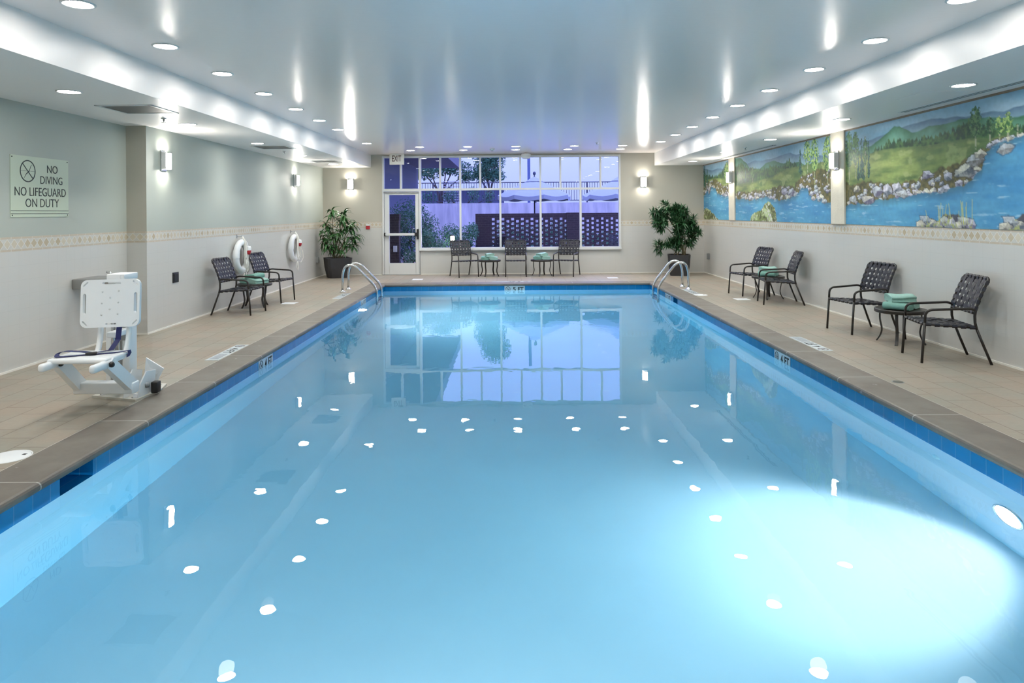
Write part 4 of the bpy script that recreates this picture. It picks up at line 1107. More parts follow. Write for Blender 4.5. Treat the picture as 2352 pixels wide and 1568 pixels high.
# ================================================================== PATIO CHAIRS
def back_x(z):   # recline of the back upright
    zs = [0.36, 0.43, 0.50, 0.58, 0.70, 0.82, 0.90]; xs = [-0.208, -0.192, -0.190, -0.203, -0.245, -0.298, -0.338]
    return float(np.interp(z, zs, xs))
def make_chair(label):
    t = thing('patio_chair', label, 'chair', (0, 0, 0), 0, 'strap patio chairs around the pool')
    w, r = 0.258, 0.0135
    for s in (-1, 1):
        y = s*w
        MB().tube([(0.315, y, 0.0), (0.30, y, 0.20), (0.283, y, 0.42)], r, 10).build('leg', M['bronze'], t)
        MB().tube([(-0.345, y, 0.0), (-0.275, y, 0.18), (-0.208, y, 0.36)], r, 10).build('leg', M['bronze'], t)
        MB().tube(fillet([(0.283, y, 0.42), (0.275, y, 0.552), (-0.15, y, 0.575), (-0.200, y, 0.555)], {1: 0.075, 2: 0.03}, 7), r, 10).build('armrest', M['bronze'], t)
    zt = 0.885
    side = [(back_x(z), z) for z in (0.36, 0.40, 0.43, 0.46, 0.50, 0.54, 0.58, 0.64, 0.70, 0.76, 0.82)]
    pts = [(x, -w, z) for x, z in side]+[(back_x(zt), -w, zt), (back_x(zt), w, zt)]+[(x, w, z) for x, z in side[::-1]]
    n = len(side)
    P = [Vector(p) for p in pts]
    MB().tube(fillet(P[n-1:n+3], 0.06, 6) if False else P[:n]+fillet(P[n-1:n+3], 0.055, 6)[1:-1]+P[n+2:], r, 10).tube([(back_x(0.53)+0.002, -w, 0.53), (back_x(0.53)+0.002, w, 0.53)], r*0.85, 8).build('back_frame', M['bronze'], t)
    zf, zr = 0.405, 0.375
    sz = lambda x: zr+(zf-zr)*(x+0.205)/(0.285+0.205)
    MB().tube([(0.284, -w, zf), (0.284, w, zf)], r*0.9, 8).tube([(-0.205, -w, zr), (-0.205, w, zr)], r*0.9, 8) \
        .tube([(0.284, -w, zf), (-0.205, -w, zr)], r*0.9, 8).tube([(0.284, w, zf), (-0.205, w, zr)], r*0.9, 8).build('seat_frame', M['bronze'], t)
    # woven seat straps
    th, sw = 0.0030, 0.050
    mb = MB()
    nx, ny = 6, 6
    X = [-0.165+0.083*i for i in range(nx)]; Yp = [-0.195+0.078*i for i in range(ny)]
    sag = lambda x, y: -0.022*(1-(y/w)**2)*(1-((x-0.04)/0.25)**2)
    for i, x in enumerate(X):
        pts = [(x, -w-0.004, sz(x)-0.016), (x, -w-0.017, sz(x)), (x, -w-0.006, sz(x)+0.014)]
        for k in range(2*ny+1):
            y = -0.234+0.039*k
            o_ = 0.0036*(1 if (i+(k-1)//2) % 2 else -1) if k % 2 else 0.0
            pts.append((x, y, sz(x)+0.014+sag(x, y)+o_))
        pts += [(x, w+0.006, sz(x)+0.014), (x, w+0.017, sz(x)), (x, w+0.004, sz(x)-0.016)]
        mb.strip(pts, (1, 0, 0), sw, th)
    for j, y in enumerate(Yp):
        pts = [(-0.212, y, zr-0.015), (-0.223, y, zr), (-0.212, y, zr+0.014)]
        for k in range(2*nx+1):
            x = -0.207+0.0415*k
            o_ = -0.0036*(1 if (j+(k-1)//2) % 2 else -1) if k % 2 else 0.0
            if -0.2 < x < 0.28: pts.append((x, y, sz(x)+0.014+sag(x, y)+o_))
        pts += [(0.289, y, zf+0.014), (0.301, y, zf), (0.290, y, zf-0.017), (0.272, y, zf-0.010)]
        mb.strip(pts, (0, 1, 0), sw, th)
    mb.build('seat', M['strap'], t)
    # woven back straps
    mb = MB(); nz = 5
    Zs = [0.575+0.066*i for i in range(nz)]
    ny = 6; Yb = [-0.195+0.078*i for i in range(ny)]
    bow = lambda y: -0.012*(1-(y/w)**2)
    for i, z in enumerate(Zs):
        x0 = back_x(z)
        nrm = Vector((0.94, 0, 0.34))
        pts = [(x0-0.016, -w-0.002, z-0.006), (x0, -w-0.017, z), (x0+0.015, -w-0.004, z+0.005)]
        for k in range(2*ny+1):
            y = -0.234+0.039*k; o_ = 0.0034*(1 if (i+(k-1)//2) % 2 else -1) if k % 2 else 0.0
            q = Vector((x0, y, z))+nrm*(0.014+bow(y)+o_); pts.append(tuple(q))
        pts += [(x0+0.015, w+0.004, z+0.005), (x0, w+0.017, z), (x0-0.016, w+0.002, z-0.006)]
        dz = 0.05
        mb.strip(pts, (back_x(z+dz)-back_x(z), 0, dz), 0.043, th)
    for j, y in enumerate(Yb):
        pts = [(back_x(0.53)-0.014, y, 0.527), (back_x(0.53), y, 0.512), (back_x(0.53)+0.015, y, 0.525)]
        for k in range(2*nz+1):
            z = 0.542+0.033*k; o_ = -0.0034*(1 if (j+(k-1)//2) % 2 else -1) if k % 2 else 0.0
            if z < 0.87: pts.append(tuple(Vector((back_x(z), y, z))+Vector((0.94, 0, 0.34))*(0.014+bow(y)+o_)))
        xt = back_x(zt)
        pts += [(xt+0.014, y, zt+0.004), (xt+0.003, y, zt+0.0175), (xt-0.014, y, zt+0.006), (xt-0.012, y, zt-0.014), (xt+0.002, y, zt-0.03)]
        mb.strip(pts, (0, 1, 0), sw, th)
    mb.build('backrest', M['strap'], t)
    return t
ch0 = make_chair('dark woven patio chair nearest the camera on the left wall')
ch0.location = (-4.41, 11.10, 0.0); ch0.rotation_euler = (0, 0, R(-6))
for x, y, a, lab in (
    (-4.395, 12.56, -9, 'dark woven patio chair farther along the left wall, beyond the side table'),
    (4.593, 13.08, 191, 'dark woven patio chair at the far end of the mural wall group'),
    (4.64, 11.79, 171, 'dark woven patio chair second from the far end along the mural wall'),
    (4.636, 9.05, 189, 'dark woven patio chair second from the camera along the mural wall'),
    (4.635, 7.32, 170, 'dark woven patio chair nearest the camera on the right, in front of the mural wall'),
    (-1.17, 17.22, -65, 'dark woven patio chair below the window on the left, turned toward the right'),
    (0.13, 17.24, -90, 'dark woven patio chair below the middle of the window, facing straight ahead'),
    (1.41, 17.22, -110, 'dark woven patio chair below the window on the right, turned toward the left')):
    dup(ch0, (x, y, 0), R(a), lab)

# ================================================================== SIDE TABLES AND TOWELS
def make_table(label):
    t = thing('side_table', label, 'table', (0, 0, 0), 0, 'round dark side tables between the chairs')
    MB().lathe([(0.0, 0.408), (0.262, 0.408), (0.270, 0.412), (0.280, 0.410), (0.285, 0.402), (0.285, 0.372), (0.275, 0.366), (0.262, 0.372), (0.262, 0.396), (0.0, 0.396)], 48).build('tabletop', M['bronze'], t)
    for k in range(4):
        a = PI/4+k*PI/2; c, s_ = math.cos(a), math.sin(a)
        prof_ = [(0.205, 0.398), (0.222, 0.34), (0.222, 0.26), (0.205, 0.17), (0.205, 0.12), (0.225, 0.06), (0.262, 0.0)]
        P = [Vector((r_*c, r_*s_, z)) for r_, z in prof_]
        Q = []
        for i in range(len(P)-1):
            for q in range(4):
                u = q/4; p0, p1, p2, p3 = P[max(i-1, 0)], P[i], P[i+1], P[min(i+2, len(P)-1)]
                Q.append(0.5*((2*p1)+(p2-p0)*u+(2*p0-5*p1+4*p2-p3)*u*u+(3*p1-p0-3*p2+p3)*u**3))
        Q.append(P[-1])
        MB().strip(Q, (-s_, c, 0), 0.032, 0.014).build('leg', M['bronze'], t)
    return t
tb0 = make_table('dark round side table between the two chairs on the left wall')
tb0.location = (-4.44, 11.84, 0); tb0.rotation_euler = (0, 0, R(12))
TB = [(-4.44, 11.84)]
for x, y, a, lab in ((4.70, 12.47, 20, 'dark round side table between the two farther chairs by the mural wall'),
                     (4.69, 8.22, 5, 'dark round side table between the two nearer chairs by the mural wall'),
                     (-0.535, 17.26, 20, 'dark round side table under the window, left of the middle chair'),
                     (0.79, 17.26, 28, 'dark round side table under the window, right of the middle chair')):
    dup(tb0, (x, y, 0), R(a), lab); TB.append((x, y))

def towel_mesh(L, Wd, t, mat, seed, name='towel'):
    """sheet folded into four layers; fold edge toward +x, length along y"""
    rs = random.Random(seed)
    def U(x0, x1, zc, rad):
        pts = [(x0, zc-rad), (x0+(x1-x0)*0.35, zc-rad*1.03), (x0+(x1-x0)*0.7, zc-rad)]
        for k in range(9):
            a = -PI/2+PI*k/8; pts.append((x1+rad*math.cos(a), zc+rad*math.sin(a)))
        return pts+[(x0+(x1-x0)*0.7, zc+rad*1.02), (x0+(x1-x0)*0.35, zc+rad*1.06), (x0, zc+rad*0.97)]
    mb = MB()
    for (x0, x1, rad) in ((-Wd/2, Wd/2-t*1.6, t*1.5), (-Wd/2+0.008, Wd/2-t*1.8, t*0.52)):
        c = U(x0, x1, t*2.05, rad); n = len(c)
        inner, outer = [], []
        for i, (x, z) in enumerate(c):
            a, b = c[max(i-1, 0)], c[min(i+1, n-1)]
            dx, dz = b[0]-a[0], b[1]-a[1]; l = math.hypot(dx, dz) or 1
            nx, nz = dz/l, -dx/l
            outer.append((x+nx*t*0.47, z+nz*t*0.47)); inner.append((x-nx*t*0.47, z-nz*t*0.47))
        poly = outer+inner[::-1]; m = len(poly); rows = []
        ns = 9
        for k in range(ns):
            y = -L/2+L*k/(ns-1); e = 0.84 if k in (0, ns-1) else 1.0
            ph = rs.uniform(0, 1.5)
            row = []
            for (x, z) in poly:
                u_ = (x+Wd/2)/Wd; z = z*(0.80+0.30*u_*(1.25-0.5*u_)); zz = t*2.05+(z-t*2.05)*(0.90+0.10*e)+0.0035*math.sin(x*30+ph)*(z/(t*4))
                zz += 0.006*math.sin(y*19+x*9+seed)*(z/(t*4))+0.004*math.sin(y*8-x*17+seed*2)*(z/(t*4))
                row.append(mb.bm.verts.new((x+0.004*math.sin(y*30+seed), y+rs.uniform(-.002, .002), max(0.0, zz))))
            rows.append(row)
        for a, b in zip(rows, rows[1:]):
            for j in range(m):
                f = mb.bm.faces.new((a[j], a[(j+1) % m], b[(j+1) % m], b[j])); f.smooth = True
        mb.bm.faces.new(rows[0][::-1]); mb.bm.faces.new(rows[-1])
    return mb.build(name, mat)
TWN = ('on the left wall table', 'on the far table by the mural wall', 'on the near table by the mural wall', 'on the table under the left half of the window', 'on the table under the right half of the window')
TWR = (R(60), R(150), R(135), R(90), R(90))
tproto = None
for i, (x, y) in enumerate(TB):
    a = TWR[i]
    def put_t(dx, dy, dz, rz, mat, lab, seed, sc=1.0):
        o = towel_mesh(0.285*sc, 0.205*sc, 0.0205, mat, seed)
        q = Matrix.Rotation(a, 2) @ Vector((dx, dy))
        o.location = (x+q.x, y+q.y, 0.4125+dz); o.rotation_euler = (0, 0, a+rz)
        tag(o, lab, 'towel', 'folded green pool towels')
    h = 0.0205*4.05
    put_t(-0.012, -0.105, 0.0, R(90), M['towel2'], 'folded pale green lower towel, left, %s' % TWN[i], 11+i*5)
    put_t(-0.004, 0.108, 0.0, R(90), M['towel'], 'folded darker green lower towel, right, %s' % TWN[i], 12+i*5)
    put_t(0.0, 0.0, h-0.001, R(-78+14*(i % 3)), M['towel2'] if i else M['towel'], 'folded green towel on top, %s' % TWN[i], 13+i*5, 0.98)

# ================================================================== POTTED PLANTS
def planter(name, label, loc, rz, a0, a1, h):
    t = thing(name, label, 'plant', loc, rz)
    mb = MB(); rows = []
    def ring(a, z, ch=0.05):
        p = [(a-ch, -a), (a, -a+ch), (a, a-ch), (a-ch, a), (-a+ch, a), (-a, a-ch), (-a, -a+ch), (-a+ch, -a)]
        return [mb.bm.verts.new((x, y, z)) for x, y in p]
    rows = [ring(a0, 0.0), ring((a0+a1)/2+0.012, h*0.5), ring(a1-0.003, h*0.93), ring(a1, h), ring(a1-0.025, h), ring(a1-0.04, h-0.05)]
    mb.bm.faces.new(rows[0][::-1])
    for a, b in zip(rows, rows[1:]):
        for j in range(8): mb.bm.faces.new((a[j], a[(j+1) % 8], b[(j+1) % 8], b[j]))
    mb.build('pot', M['pot'], t)
    mb = MB(); s_ = a1-0.036
    mb.lohi((-s_, -s_, h-0.09), (s_, s_, h-0.045)); mb.build('soil', M['soil'], t)
    return t
def leaf_strip(mb, base, d, L, w, droop, roll=0.0):
    """lanceolate leaf from base along d, bending down"""
    d = Vector(d).normalized(); sd = d.cross(Vector((0, 0, 1)))
    if sd.length < 1e-3: sd = Vector((1, 0, 0))
    sd.normalize(); sd = Matrix.Rotation(roll, 3, d) @ sd
    p = Vector(base); prev = None; n = 6
    for i in range(n+1):
        u = i/n; ww = w*(0.15+math.sin(min(1, u*1.05)**0.75*PI)*0.85)/2
        if i == n: ww = 0.001
        nn = sd.cross(d).normalized()
        row = [mb.bm.verts.new(p-sd*ww+nn*ww*0.25), mb.bm.verts.new(p), mb.bm.verts.new(p+sd*ww+nn*ww*0.25)]
        if prev:
            for k in (0, 1):
                f = mb.bm.faces.new((prev[k], prev[k+1], row[k+1], row[k])); f.smooth = True
        prev = row
        p = p+d*(L/n); d = (d+Vector((0, 0, -droop/n))).normalized()
# left: dracaena-like plant with drooping strap leaves
rs = random.Random(21)
pl = planter('potted_plant', 'bushy potted plant with long drooping leaves left of the glass door', (-4.36, 17.22, 0), R(27), 0.235, 0.305, 0.50)
st, lf = MB(), MB()
Rot = Matrix.Rotation(-R(27), 3, 'Z')
heads = [(-0.10, -0.05, 1.72), (0.14, -0.02, 1.66), (0.16, -0.10, 1.52), (-0.26, -0.08, 1.42), (0.36, -0.08, 1.36), (0.24, 0.05, 1.40), (-0.34, -0.12, 1.14), (0.46, -0.14, 1.08),
         (-0.20, 0.05, 1.20), (0.05, -0.15, 1.20), (0.30, -0.20, 1.00), (-0.30, -0.16, 0.92), (0.42, -0.10, 0.86), (-0.05, -0.2, 0.98), (0.18, -0.22, 0.82), (-0.16, -0.20, 0.80)]
heads = [(x*1.22, y, z) for x, y, z in heads]
for i, (hx, hy, hz) in enumerate(heads):
    b = Vector((rs.uniform(-.13, .13), rs.uniform(-.12, .12), 0.43)); hd = Rot @ Vector((hx, hy, hz)) ; hd.z = hz
    mid = b*0.45+hd*0.55+Vector((rs.uniform(-.03, .03), rs.uniform(-.03, .03), 0.05))
    pts = [b*(1-u)**2+mid*2*u*(1-u)+hd*u*u for u in [k/8 for k in range(9)]]
    st.tube(pts, [0.013-0.008*k/8 for k in range(9)], 7)
    top = pts[-1]; ax = (pts[-1]-pts[-3]).normalized()
    nl = 24 if hz > 1.0 else 16
    for k in range(nl):
        a = k*2.4+i; el = rs.uniform(-0.9, 0.7); u = rs.random()*0.42
        base = top-ax*u*0.55
        d = Vector((math.cos(a)*math.cos(el), math.sin(a)*math.cos(el), math.sin(el)+0.25))
        L = rs.uniform(0.21, 0.32)
        wp = base+d.normalized()*L; ww = Rot.inverted() @ wp
        if ww.y > 0.50: d.y *= -0.6
        if ww.x < -0.47: d.x = abs(d.x)*0.4
        leaf_strip(lf, base, d, L, rs.uniform(0.045, 0.062), rs.uniform(0.8, 2.4), rs.uniform(-.5, .5))
st.build('stems', M['stem'], pl); lf.build('foliage', M['leaf'], pl, fix=False)
# right: shrubby plant with fine whorled leaves leaning left on bare canes
rs = random.Random(33)
pr_ = planter('potted_shrub', 'tall potted shrub with narrow leaf clusters on bent canes right of the window', (4.22, 17.12, 0), R(-12), 0.215, 0.275, 0.52)
st, lf = MB(), MB()
Rot = Matrix.Rotation(R(12), 3, 'Z')
cl = []
def blob(cx, cy, cz, rx, ry, rz_, n):
    for _ in range(n):
        v = Vector((rs.gauss(0, 1), rs.gauss(0, 1), rs.gauss(0, 1))).normalized()*rs.uniform(0.35, 1.0)
        cl.append((cx+v.x*rx, cy+v.y*ry, cz+v.z*rz_))
blob(-0.36, -0.10, 1.58, 0.34, 0.22, 0.22, 34); blob(-0.50, -0.12, 1.30, 0.22, 0.2, 0.20, 20); blob(-0.02, -0.1, 1.45, 0.28, 0.2, 0.24, 26)
blob(0.02, -0.14, 1.16, 0.22, 0.2, 0.20, 18); blob(0.28, -0.10, 1.30, 0.14, 0.16, 0.18, 12); blob(0.36, -0.12, 1.04, 0.18, 0.18, 0.14, 14)
blob(-0.06, -0.16, 0.86, 0.22, 0.14, 0.14, 16); blob(-0.44, -0.12, 0.74, 0.20, 0.12, 0.13, 9); blob(0.22, -0.14, 0.84, 0.16, 0.12, 0.10, 7); blob(-0.02, -0.08, 1.72, 0.12, 0.12, 0.10, 6)
cl += [(0.36, -0.1, 1.46), (-0.52, -0.1, 0.60), (-0.4, -0.1, 1.82), (0.10, -0.1, 1.68)]
canes = []
for i in range(13):
    b = Vector((rs.uniform(-.15, .17), rs.uniform(-.13, .10), 0.45))
    tgt = Vector(((-0.34, -0.10, 1.55), (-0.2, -0.08, 1.62), (-0.45, -0.1, 1.30), (0.0, -0.1, 1.45), (0.02, -0.12, 1.15), (0.3, -0.1, 1.3), (0.36, -0.12, 1.05), (-0.06, -0.15, 0.9), (-0.42, -0.12, 0.74), (0.2, -0.14, 0.86), (-0.3, -0.05, 1.45), (0.08, -0.05, 1.55), (0.15, -0.1, 1.0))[i])
    mid = b*0.5+tgt*0.5+Vector((0.12 if tgt.x < 0 else 0.02, 0, 0.10))
    tg = Rot @ Vector((tgt.x, tgt.y, 0)); tg.z = tgt.z
    pts = [b*(1-u)**2+mid*2*u*(1-u)+tg*u*u for u in [k/8 for k in range(9)]]
    st.tube(pts, [0.013-0.006*k/8 for k in range(9)], 7); canes.append(pts)
for (x, y, z) in cl:
    c = Rot @ Vector((x, y, 0)); c.z = z
    # twig to the nearest cane point
    best = min((q for pts in canes for q in pts[4:]), key=lambda q: (q-c).length)
    st.tube([best, (best+c)/2+Vector((0, 0, 0.02)), c], [0.005, 0.004, 0.003], 5, caps=False)
    ax = ((c-best)+Vector((0, 0, 0.08))).normalized()
    for k in range(22):
        a = k*2.4; el = rs.uniform(-0.3, 1.1)
        o1 = ax.orthogonal().normalized(); o2 = ax.cross(o1)
        d = (o1*math.cos(a)+o2*math.sin(a))*math.cos(el)+ax*math.sin(el)
        L = rs.uniform(0.12, 0.20)
        if c.y+d.y*L > 0.58: d.y = -abs(d.y)
        leaf_strip(lf, c-ax*rs.random()*0.06, d, L, rs.uniform(0.022, 0.032), rs.uniform(0.2, 0.9), rs.uniform(-.6, .6))
st.build('stems', M['stem'], pr_); lf.build('foliage', M['leaf2'], pr_, fix=False)

# ================================================================== POOL LADDERS
def ladder(x0, x1, ya, yb, label):
    """x0 = deck side, x1 = pool side of the grab rails"""
    sg = 1 if x1 > x0 else -1
    t = thing('pool_ladder', label, 'pool ladder', (x0, (ya+yb)/2, 0), 0, 'stainless pool ladders')
    L = abs(x1-x0)
    for y in (ya-(ya+yb)/2, yb-(ya+yb)/2):
        P = fillet([(0, y, 0.0), (0, y, 0.36), (sg*0.06, y, 0.545), (sg*0.24, y, 0.555), (sg*(L-0.055), y, 0.135), (sg*L, y, 0.02), (sg*L, y, -0.95)], {1: 0.10, 2: 0.12, 3: 0.13, 4: 0.07, 5: 0.06}, 8)
        MB().tube(P, 0.0245, 14).build('grab_rail', M['steel'], t)
        MB().lathe([(0.025, 0.045), (0.03, 0.042), (0.034, 0.015), (0.058, 0.010), (0.062, 0.0), (0.0, 0.0)], 24, c=(0, y, 0.001)).build('escutcheon', M['steel'], t)
    for z in (-0.19, -0.46, -0.73):
        MB().lohi((sg*L-0.045, -(yb-ya)/2, z-0.015), (sg*L+0.045, (yb-ya)/2, z+0.015), bev=0.006).build('tread', M['steel'], t)
    return t
ladder(-3.44, -2.735, 13.95, 14.45, 'stainless ladder with twin grab rails at the far left corner of the pool')
ladder(3.645, 3.02, 14.0, 14.5, 'stainless ladder with twin grab rails at the far right corner of the pool')

# ================================================================== DEPTH MARKERS, LIDS, DRAINS
def wall_marker(c, rt, num, label):
    """white tiles on the waterline: pictogram, number, FT; c = left end at top"""
    rt = Vector(rt); up = Vector((0, 0, 1)); nn = rt.cross(up)
    t = thing('depth_marker', label, 'depth marker', c, 0, 'waterline depth marker tiles')
    L = 0.457
    b = MB()
    b.prism([rt*0-up*0.152, rt*L-up*0.152, rt*L-up*0.002, rt*0-up*0.002], nn*0.004); b.build('tiles', M['tilew'], t)
    no_dive('pictogram', M['ink'], t, rt*0.077-up*0.068+nn*0.0045, rt, up, 0.055, 0.009, 0.0015)
    text(num, 'numeral', M['ink'], t, (rt*0.222-up*0.072+nn*0.0045, rt, up), 0.062, 0.098, 0.0012, bold=0.02)
    text('FT', 'lettering', M['ink'], t, (rt*0.365-up*0.072+nn*0.0045, rt, up), 0.128, 0.098, 0.0012, bold=0.03)
wall_marker((PX0, 7.69, -0.05), (0, 1, 0), '4', '4 FT depth tile on the left pool wall')
wall_marker((PX1, 8.14, -0.05), (0, -1, 0), '4', '4 FT depth tile on the right pool wall')
wall_marker((-0.142, PY1, -0.05), (1, 0, 0), '5', '5 FT depth tile in the middle of the far pool wall')
wall_marker((PX0, 12.95, -0.05), (0, 1, 0), '5', '5 FT depth tile on the left pool wall just before the ladder')
wall_marker((PX1, 13.88, -0.05), (0, -1, 0), '5', '5 FT depth tile on the right pool wall just before the ladder')

def deck_marker(c, rt, up, num, label):
    rt, up = Vector(rt), Vector(up); nn = Vector((0, 0, 1))
    t = thing('deck_marker', label, 'depth marker', c, 0, 'depth markers set in the deck')
    L = 0.88
    MB().prism([Vector((0, 0, 0)), rt*L, rt*L+up*0.15, up*0.15], nn*0.003).build('tiles', M['tilew'], t)
    no_dive('pictogram', M['maroon'], t, rt*0.09+up*0.075+nn*0.003, rt, up, 0.058, 0.008, 0.0012)
    text(num, 'numeral', M['ink'], t, (rt*0.25+up*0.075+nn*0.003, rt, up), 0.07, 0.10, 0.0012, bold=0.015)
    text('FT', 'lettering', M['ink'], t, (rt*0.42+up*0.075+nn*0.003, rt, up), 0.15, 0.10, 0.0012, bold=0.015)
    MB().prism([rt*0.55+up*0.025+nn*0.003, rt*0.82+up*0.02+nn*0.003, rt*0.83+up*0.125+nn*0.003, rt*0.555+up*0.12+nn*0.003], nn*0.001).build('worn_patch', M['greyink'], t, 'worn grey lettering tile')
deck_marker((-3.37, 8.38, 0.0), (0, -1, 0), (1, 0, 0), '4', 'worn white 4 FT deck marker on the left coping edge')
deck_marker((3.66, 7.76, 0.0), (0, 1, 0), (-1, 0, 0), '4', 'worn white 4 FT deck marker on the right coping edge')
deck_marker((-3.37, 13.75, 0.0), (0, -1, 0), (1, 0, 0), '5', 'worn white deck marker beside the left ladder')
deck_marker((3.66, 13.15, 0.0), (0, 1, 0), (-1, 0, 0), '5', 'worn white deck marker beside the right ladder')
deck_marker((0.44, 15.88, 0.0), (-1, 0, 0), (0, -1, 0), '5', 'white deck marker at the middle of the far pool edge')

def lid(loc, label):
    t = thing('skimmer_lid', label, 'skimmer lid', loc, 0, 'round white skimmer lids')
    MB().lathe([(0.0, 0.004), (0.118, 0.004), (0.122, 0.002), (0.122, 0.0)], 40).build('cover', M['plastic'], t)
    MB().lathe([(0.124, 0.0), (0.124, 0.003), (0.132, 0.003), (0.132, 0.0)], 40).build('rim', M['plastic'], t)
    for a in (0.5, 3.6):
        MB().lohi((0.085*math.cos(a)-0.012, 0.085*math.sin(a)-0.012, 0.004), (0.085*math.cos(a)+0.012, 0.085*math.sin(a)+0.012, 0.005)).build('finger_hole', M['dark'], t)
    return t
l0 = lid((-3.345, 4.54, 0.0), 'round white skimmer lid in the left deck nearest the camera')
dup(l0, (3.62, 13.03, 0.0), 0, 'round white skimmer lid in the far right deck by the coping')
def drain(x, y, label):
    t = thing('floor_drain', label, 'drain', (x, y, 0), 0, 'white square floor drains')
    MB().lohi((-0.125, -0.125, 0), (0.125, -0.105, 0.003)).lohi((-0.125, 0.105, 0), (0.125, 0.125, 0.003)).lohi((-0.125, -0.105, 0), (-0.105, 0.105, 0.003)).lohi((0.105, -0.105, 0), (0.125, 0.105, 0.003)).build('frame', M['plastic'], t)
    mb = MB()
    for k in range(7): mb.lohi((-0.105, -0.100+0.030*k, 0), (0.105, -0.100+0.030*k+0.022, 0.0025))
    mb.build('grate', M['plastic'], t)
    return t
dn = drain(-3.98, 12.28, 'white square floor drain beyond the left chairs')
dup(dn, (4.18, 12.36, 0), 0, 'white square floor drain in front of the far right chairs')
dup(dn, (-2.25, 16.5, 0), 0, 'white square floor drain in front of the glass door')
dup(dn, (2.47, 16.55, 0), 0, 'white square floor drain right of the chairs under the window')
t = thing('deck_drain', 'small round grey drain cover in the right deck', 'drain', (3.59, 6.34, 0))
MB().lathe([(0.0, 0.003), (0.045, 0.003), (0.045, 0.0)], 24).build('cover', pbr('green_grey_cap', (0.10, 0.105, 0.085), 0.6), t)
MB().lathe([(0.046, 0.0), (0.046, 0.003), (0.053, 0.003), (0.053, 0.0)], 24).build('rim', M['greybox'], t)
t = thing('return_jet', 'small return jet fitting in the right pool wall near the camera', 'pool fitting', (PX1, 5.05, -0.42), PI)
MB().lathe([(0.0, 0.012), (0.012, 0.012), (0.016, 0.018), (0.034, 0.014), (0.040, 0.0)], 20, axis='X').build('fitting', M['plastic'], t)

# ================================================================== POOL LIFT
LX, LY = -3.42, 6.12
t = thing('pool_lift', 'white accessible pool lift chair on the left deck', 'pool lift', (LX, LY, 0))
def lx(p): return (p[0]-LX, p[1]-LY, p[2])
mb = MB()
mb.prism([lx(p) for p in ((-3.69, 6.00, 0.0), (-3.23, 5.86, 0.0), (-3.17, 6.14, 0.0), (-3.24, 6.42, 0.0), (-3.64, 6.46, 0.0))], (0, 0, 0.02))
base = mb.build('base_plate', M['rust'], t)
for x, y in ((-3.61, 6.04), (-3.27, 5.93), (-3.60, 6.38), (-3.29, 6.36)):
    MB().lathe([(0.0, 0.055), (0.018, 0.053), (0.020, 0.02), (0.03, 0.02)], 12, c=lx((x, y, 0.0))).build('bolt', M['plastic'], base)
# mast column, two channels, and head
mast = MB().lohi(lx((-3.56, 6.14, 0.02)), lx((-3.43, 6.26, 1.02)), bev=0.008).build('mast', M['plastic'], t)
MB().lohi(lx((-3.60, 6.06, 0.10)), lx((-3.555, 6.13, 0.98)), bev=0.006).lohi(lx((-3.455, 6.06, 0.12)), lx((-3.385, 6.15, 1.0)), bev=0.008).build('guide_channel', M['plastic'], mast)
head = MB().lohi(lx((-3.56, 6.03, 1.00)), lx((-3.42, 6.20, 1.055)), bev=0.006).lohi(lx((-3.555, 6.0, 1.03)), lx((-3.395, 6.22, 1.085)), bev=0.008).build('head', M['plastic'], t)
MB().lathe([(0.0, 0.012), (0.016, 0.010), (0.018, 0.0)], 14, c=lx((-3.415, 5.997, 1.06)), axis='Y').build('pivot_pin', M['steel'], head)
MB().tube([lx((-3.53, 6.06, 0.12)), lx((-3.53, 6.06, 0.98))], 0.018, 12).tube([lx((-3.485, 6.07, 0.12)), lx((-3.49, 6.07, 0.70))], 0.013, 10).build('actuator', M['steel'], t)
MB().lohi(lx((-3.46, 6.015, 0.50)), lx((-3.40, 6.05, 0.76)), bev=0.005).build('battery_box', M['greybox'], t)
# pivot bracket toward the pool
br = MB().prism([lx(p) for p in ((-3.36, 5.90, 0.02), (-3.36, 6.16, 0.02), (-3.36, 6.20, 0.20), (-3.36, 6.04, 0.24), (-3.36, 5.94, 0.14))], (0.012, 0, 0)) \
    .prism([lx(p) for p in ((-3.24, 5.90, 0.02), (-3.24, 6.16, 0.02), (-3.24, 6.20, 0.20), (-3.24, 6.04, 0.22), (-3.24, 5.94, 0.13))], (0.012, 0, 0)) \
    .prism([lx(p) for p in ((-3.34, 6.20, 0.08), (-3.25, 6.24, 0.06), (-3.18, 6.24, 0.20), (-3.34, 6.24, 0.30))], (0.0, 0.012, 0)).build('pivot_bracket', M['plastic'], t)
MB().lathe([(0.0, 0.026), (0.018, 0.022), (0.024, 0.0)], 16, c=lx((-3.225, 6.03, 0.10)), axis='X').build('pivot_bolt', M['greybox'], br)
MB().lohi(lx((-3.205, 6.06, 0.02)), lx((-3.145, 6.13, 0.12)), bev=0.01).build('rubber_stop', M['black'], t)
# seat slab
st_ = MB().box(lx((-3.415, 5.53, 0.455)), (0.47, 0.36, 0.042), bev=0.018).build('seat', M['plastic'], t)
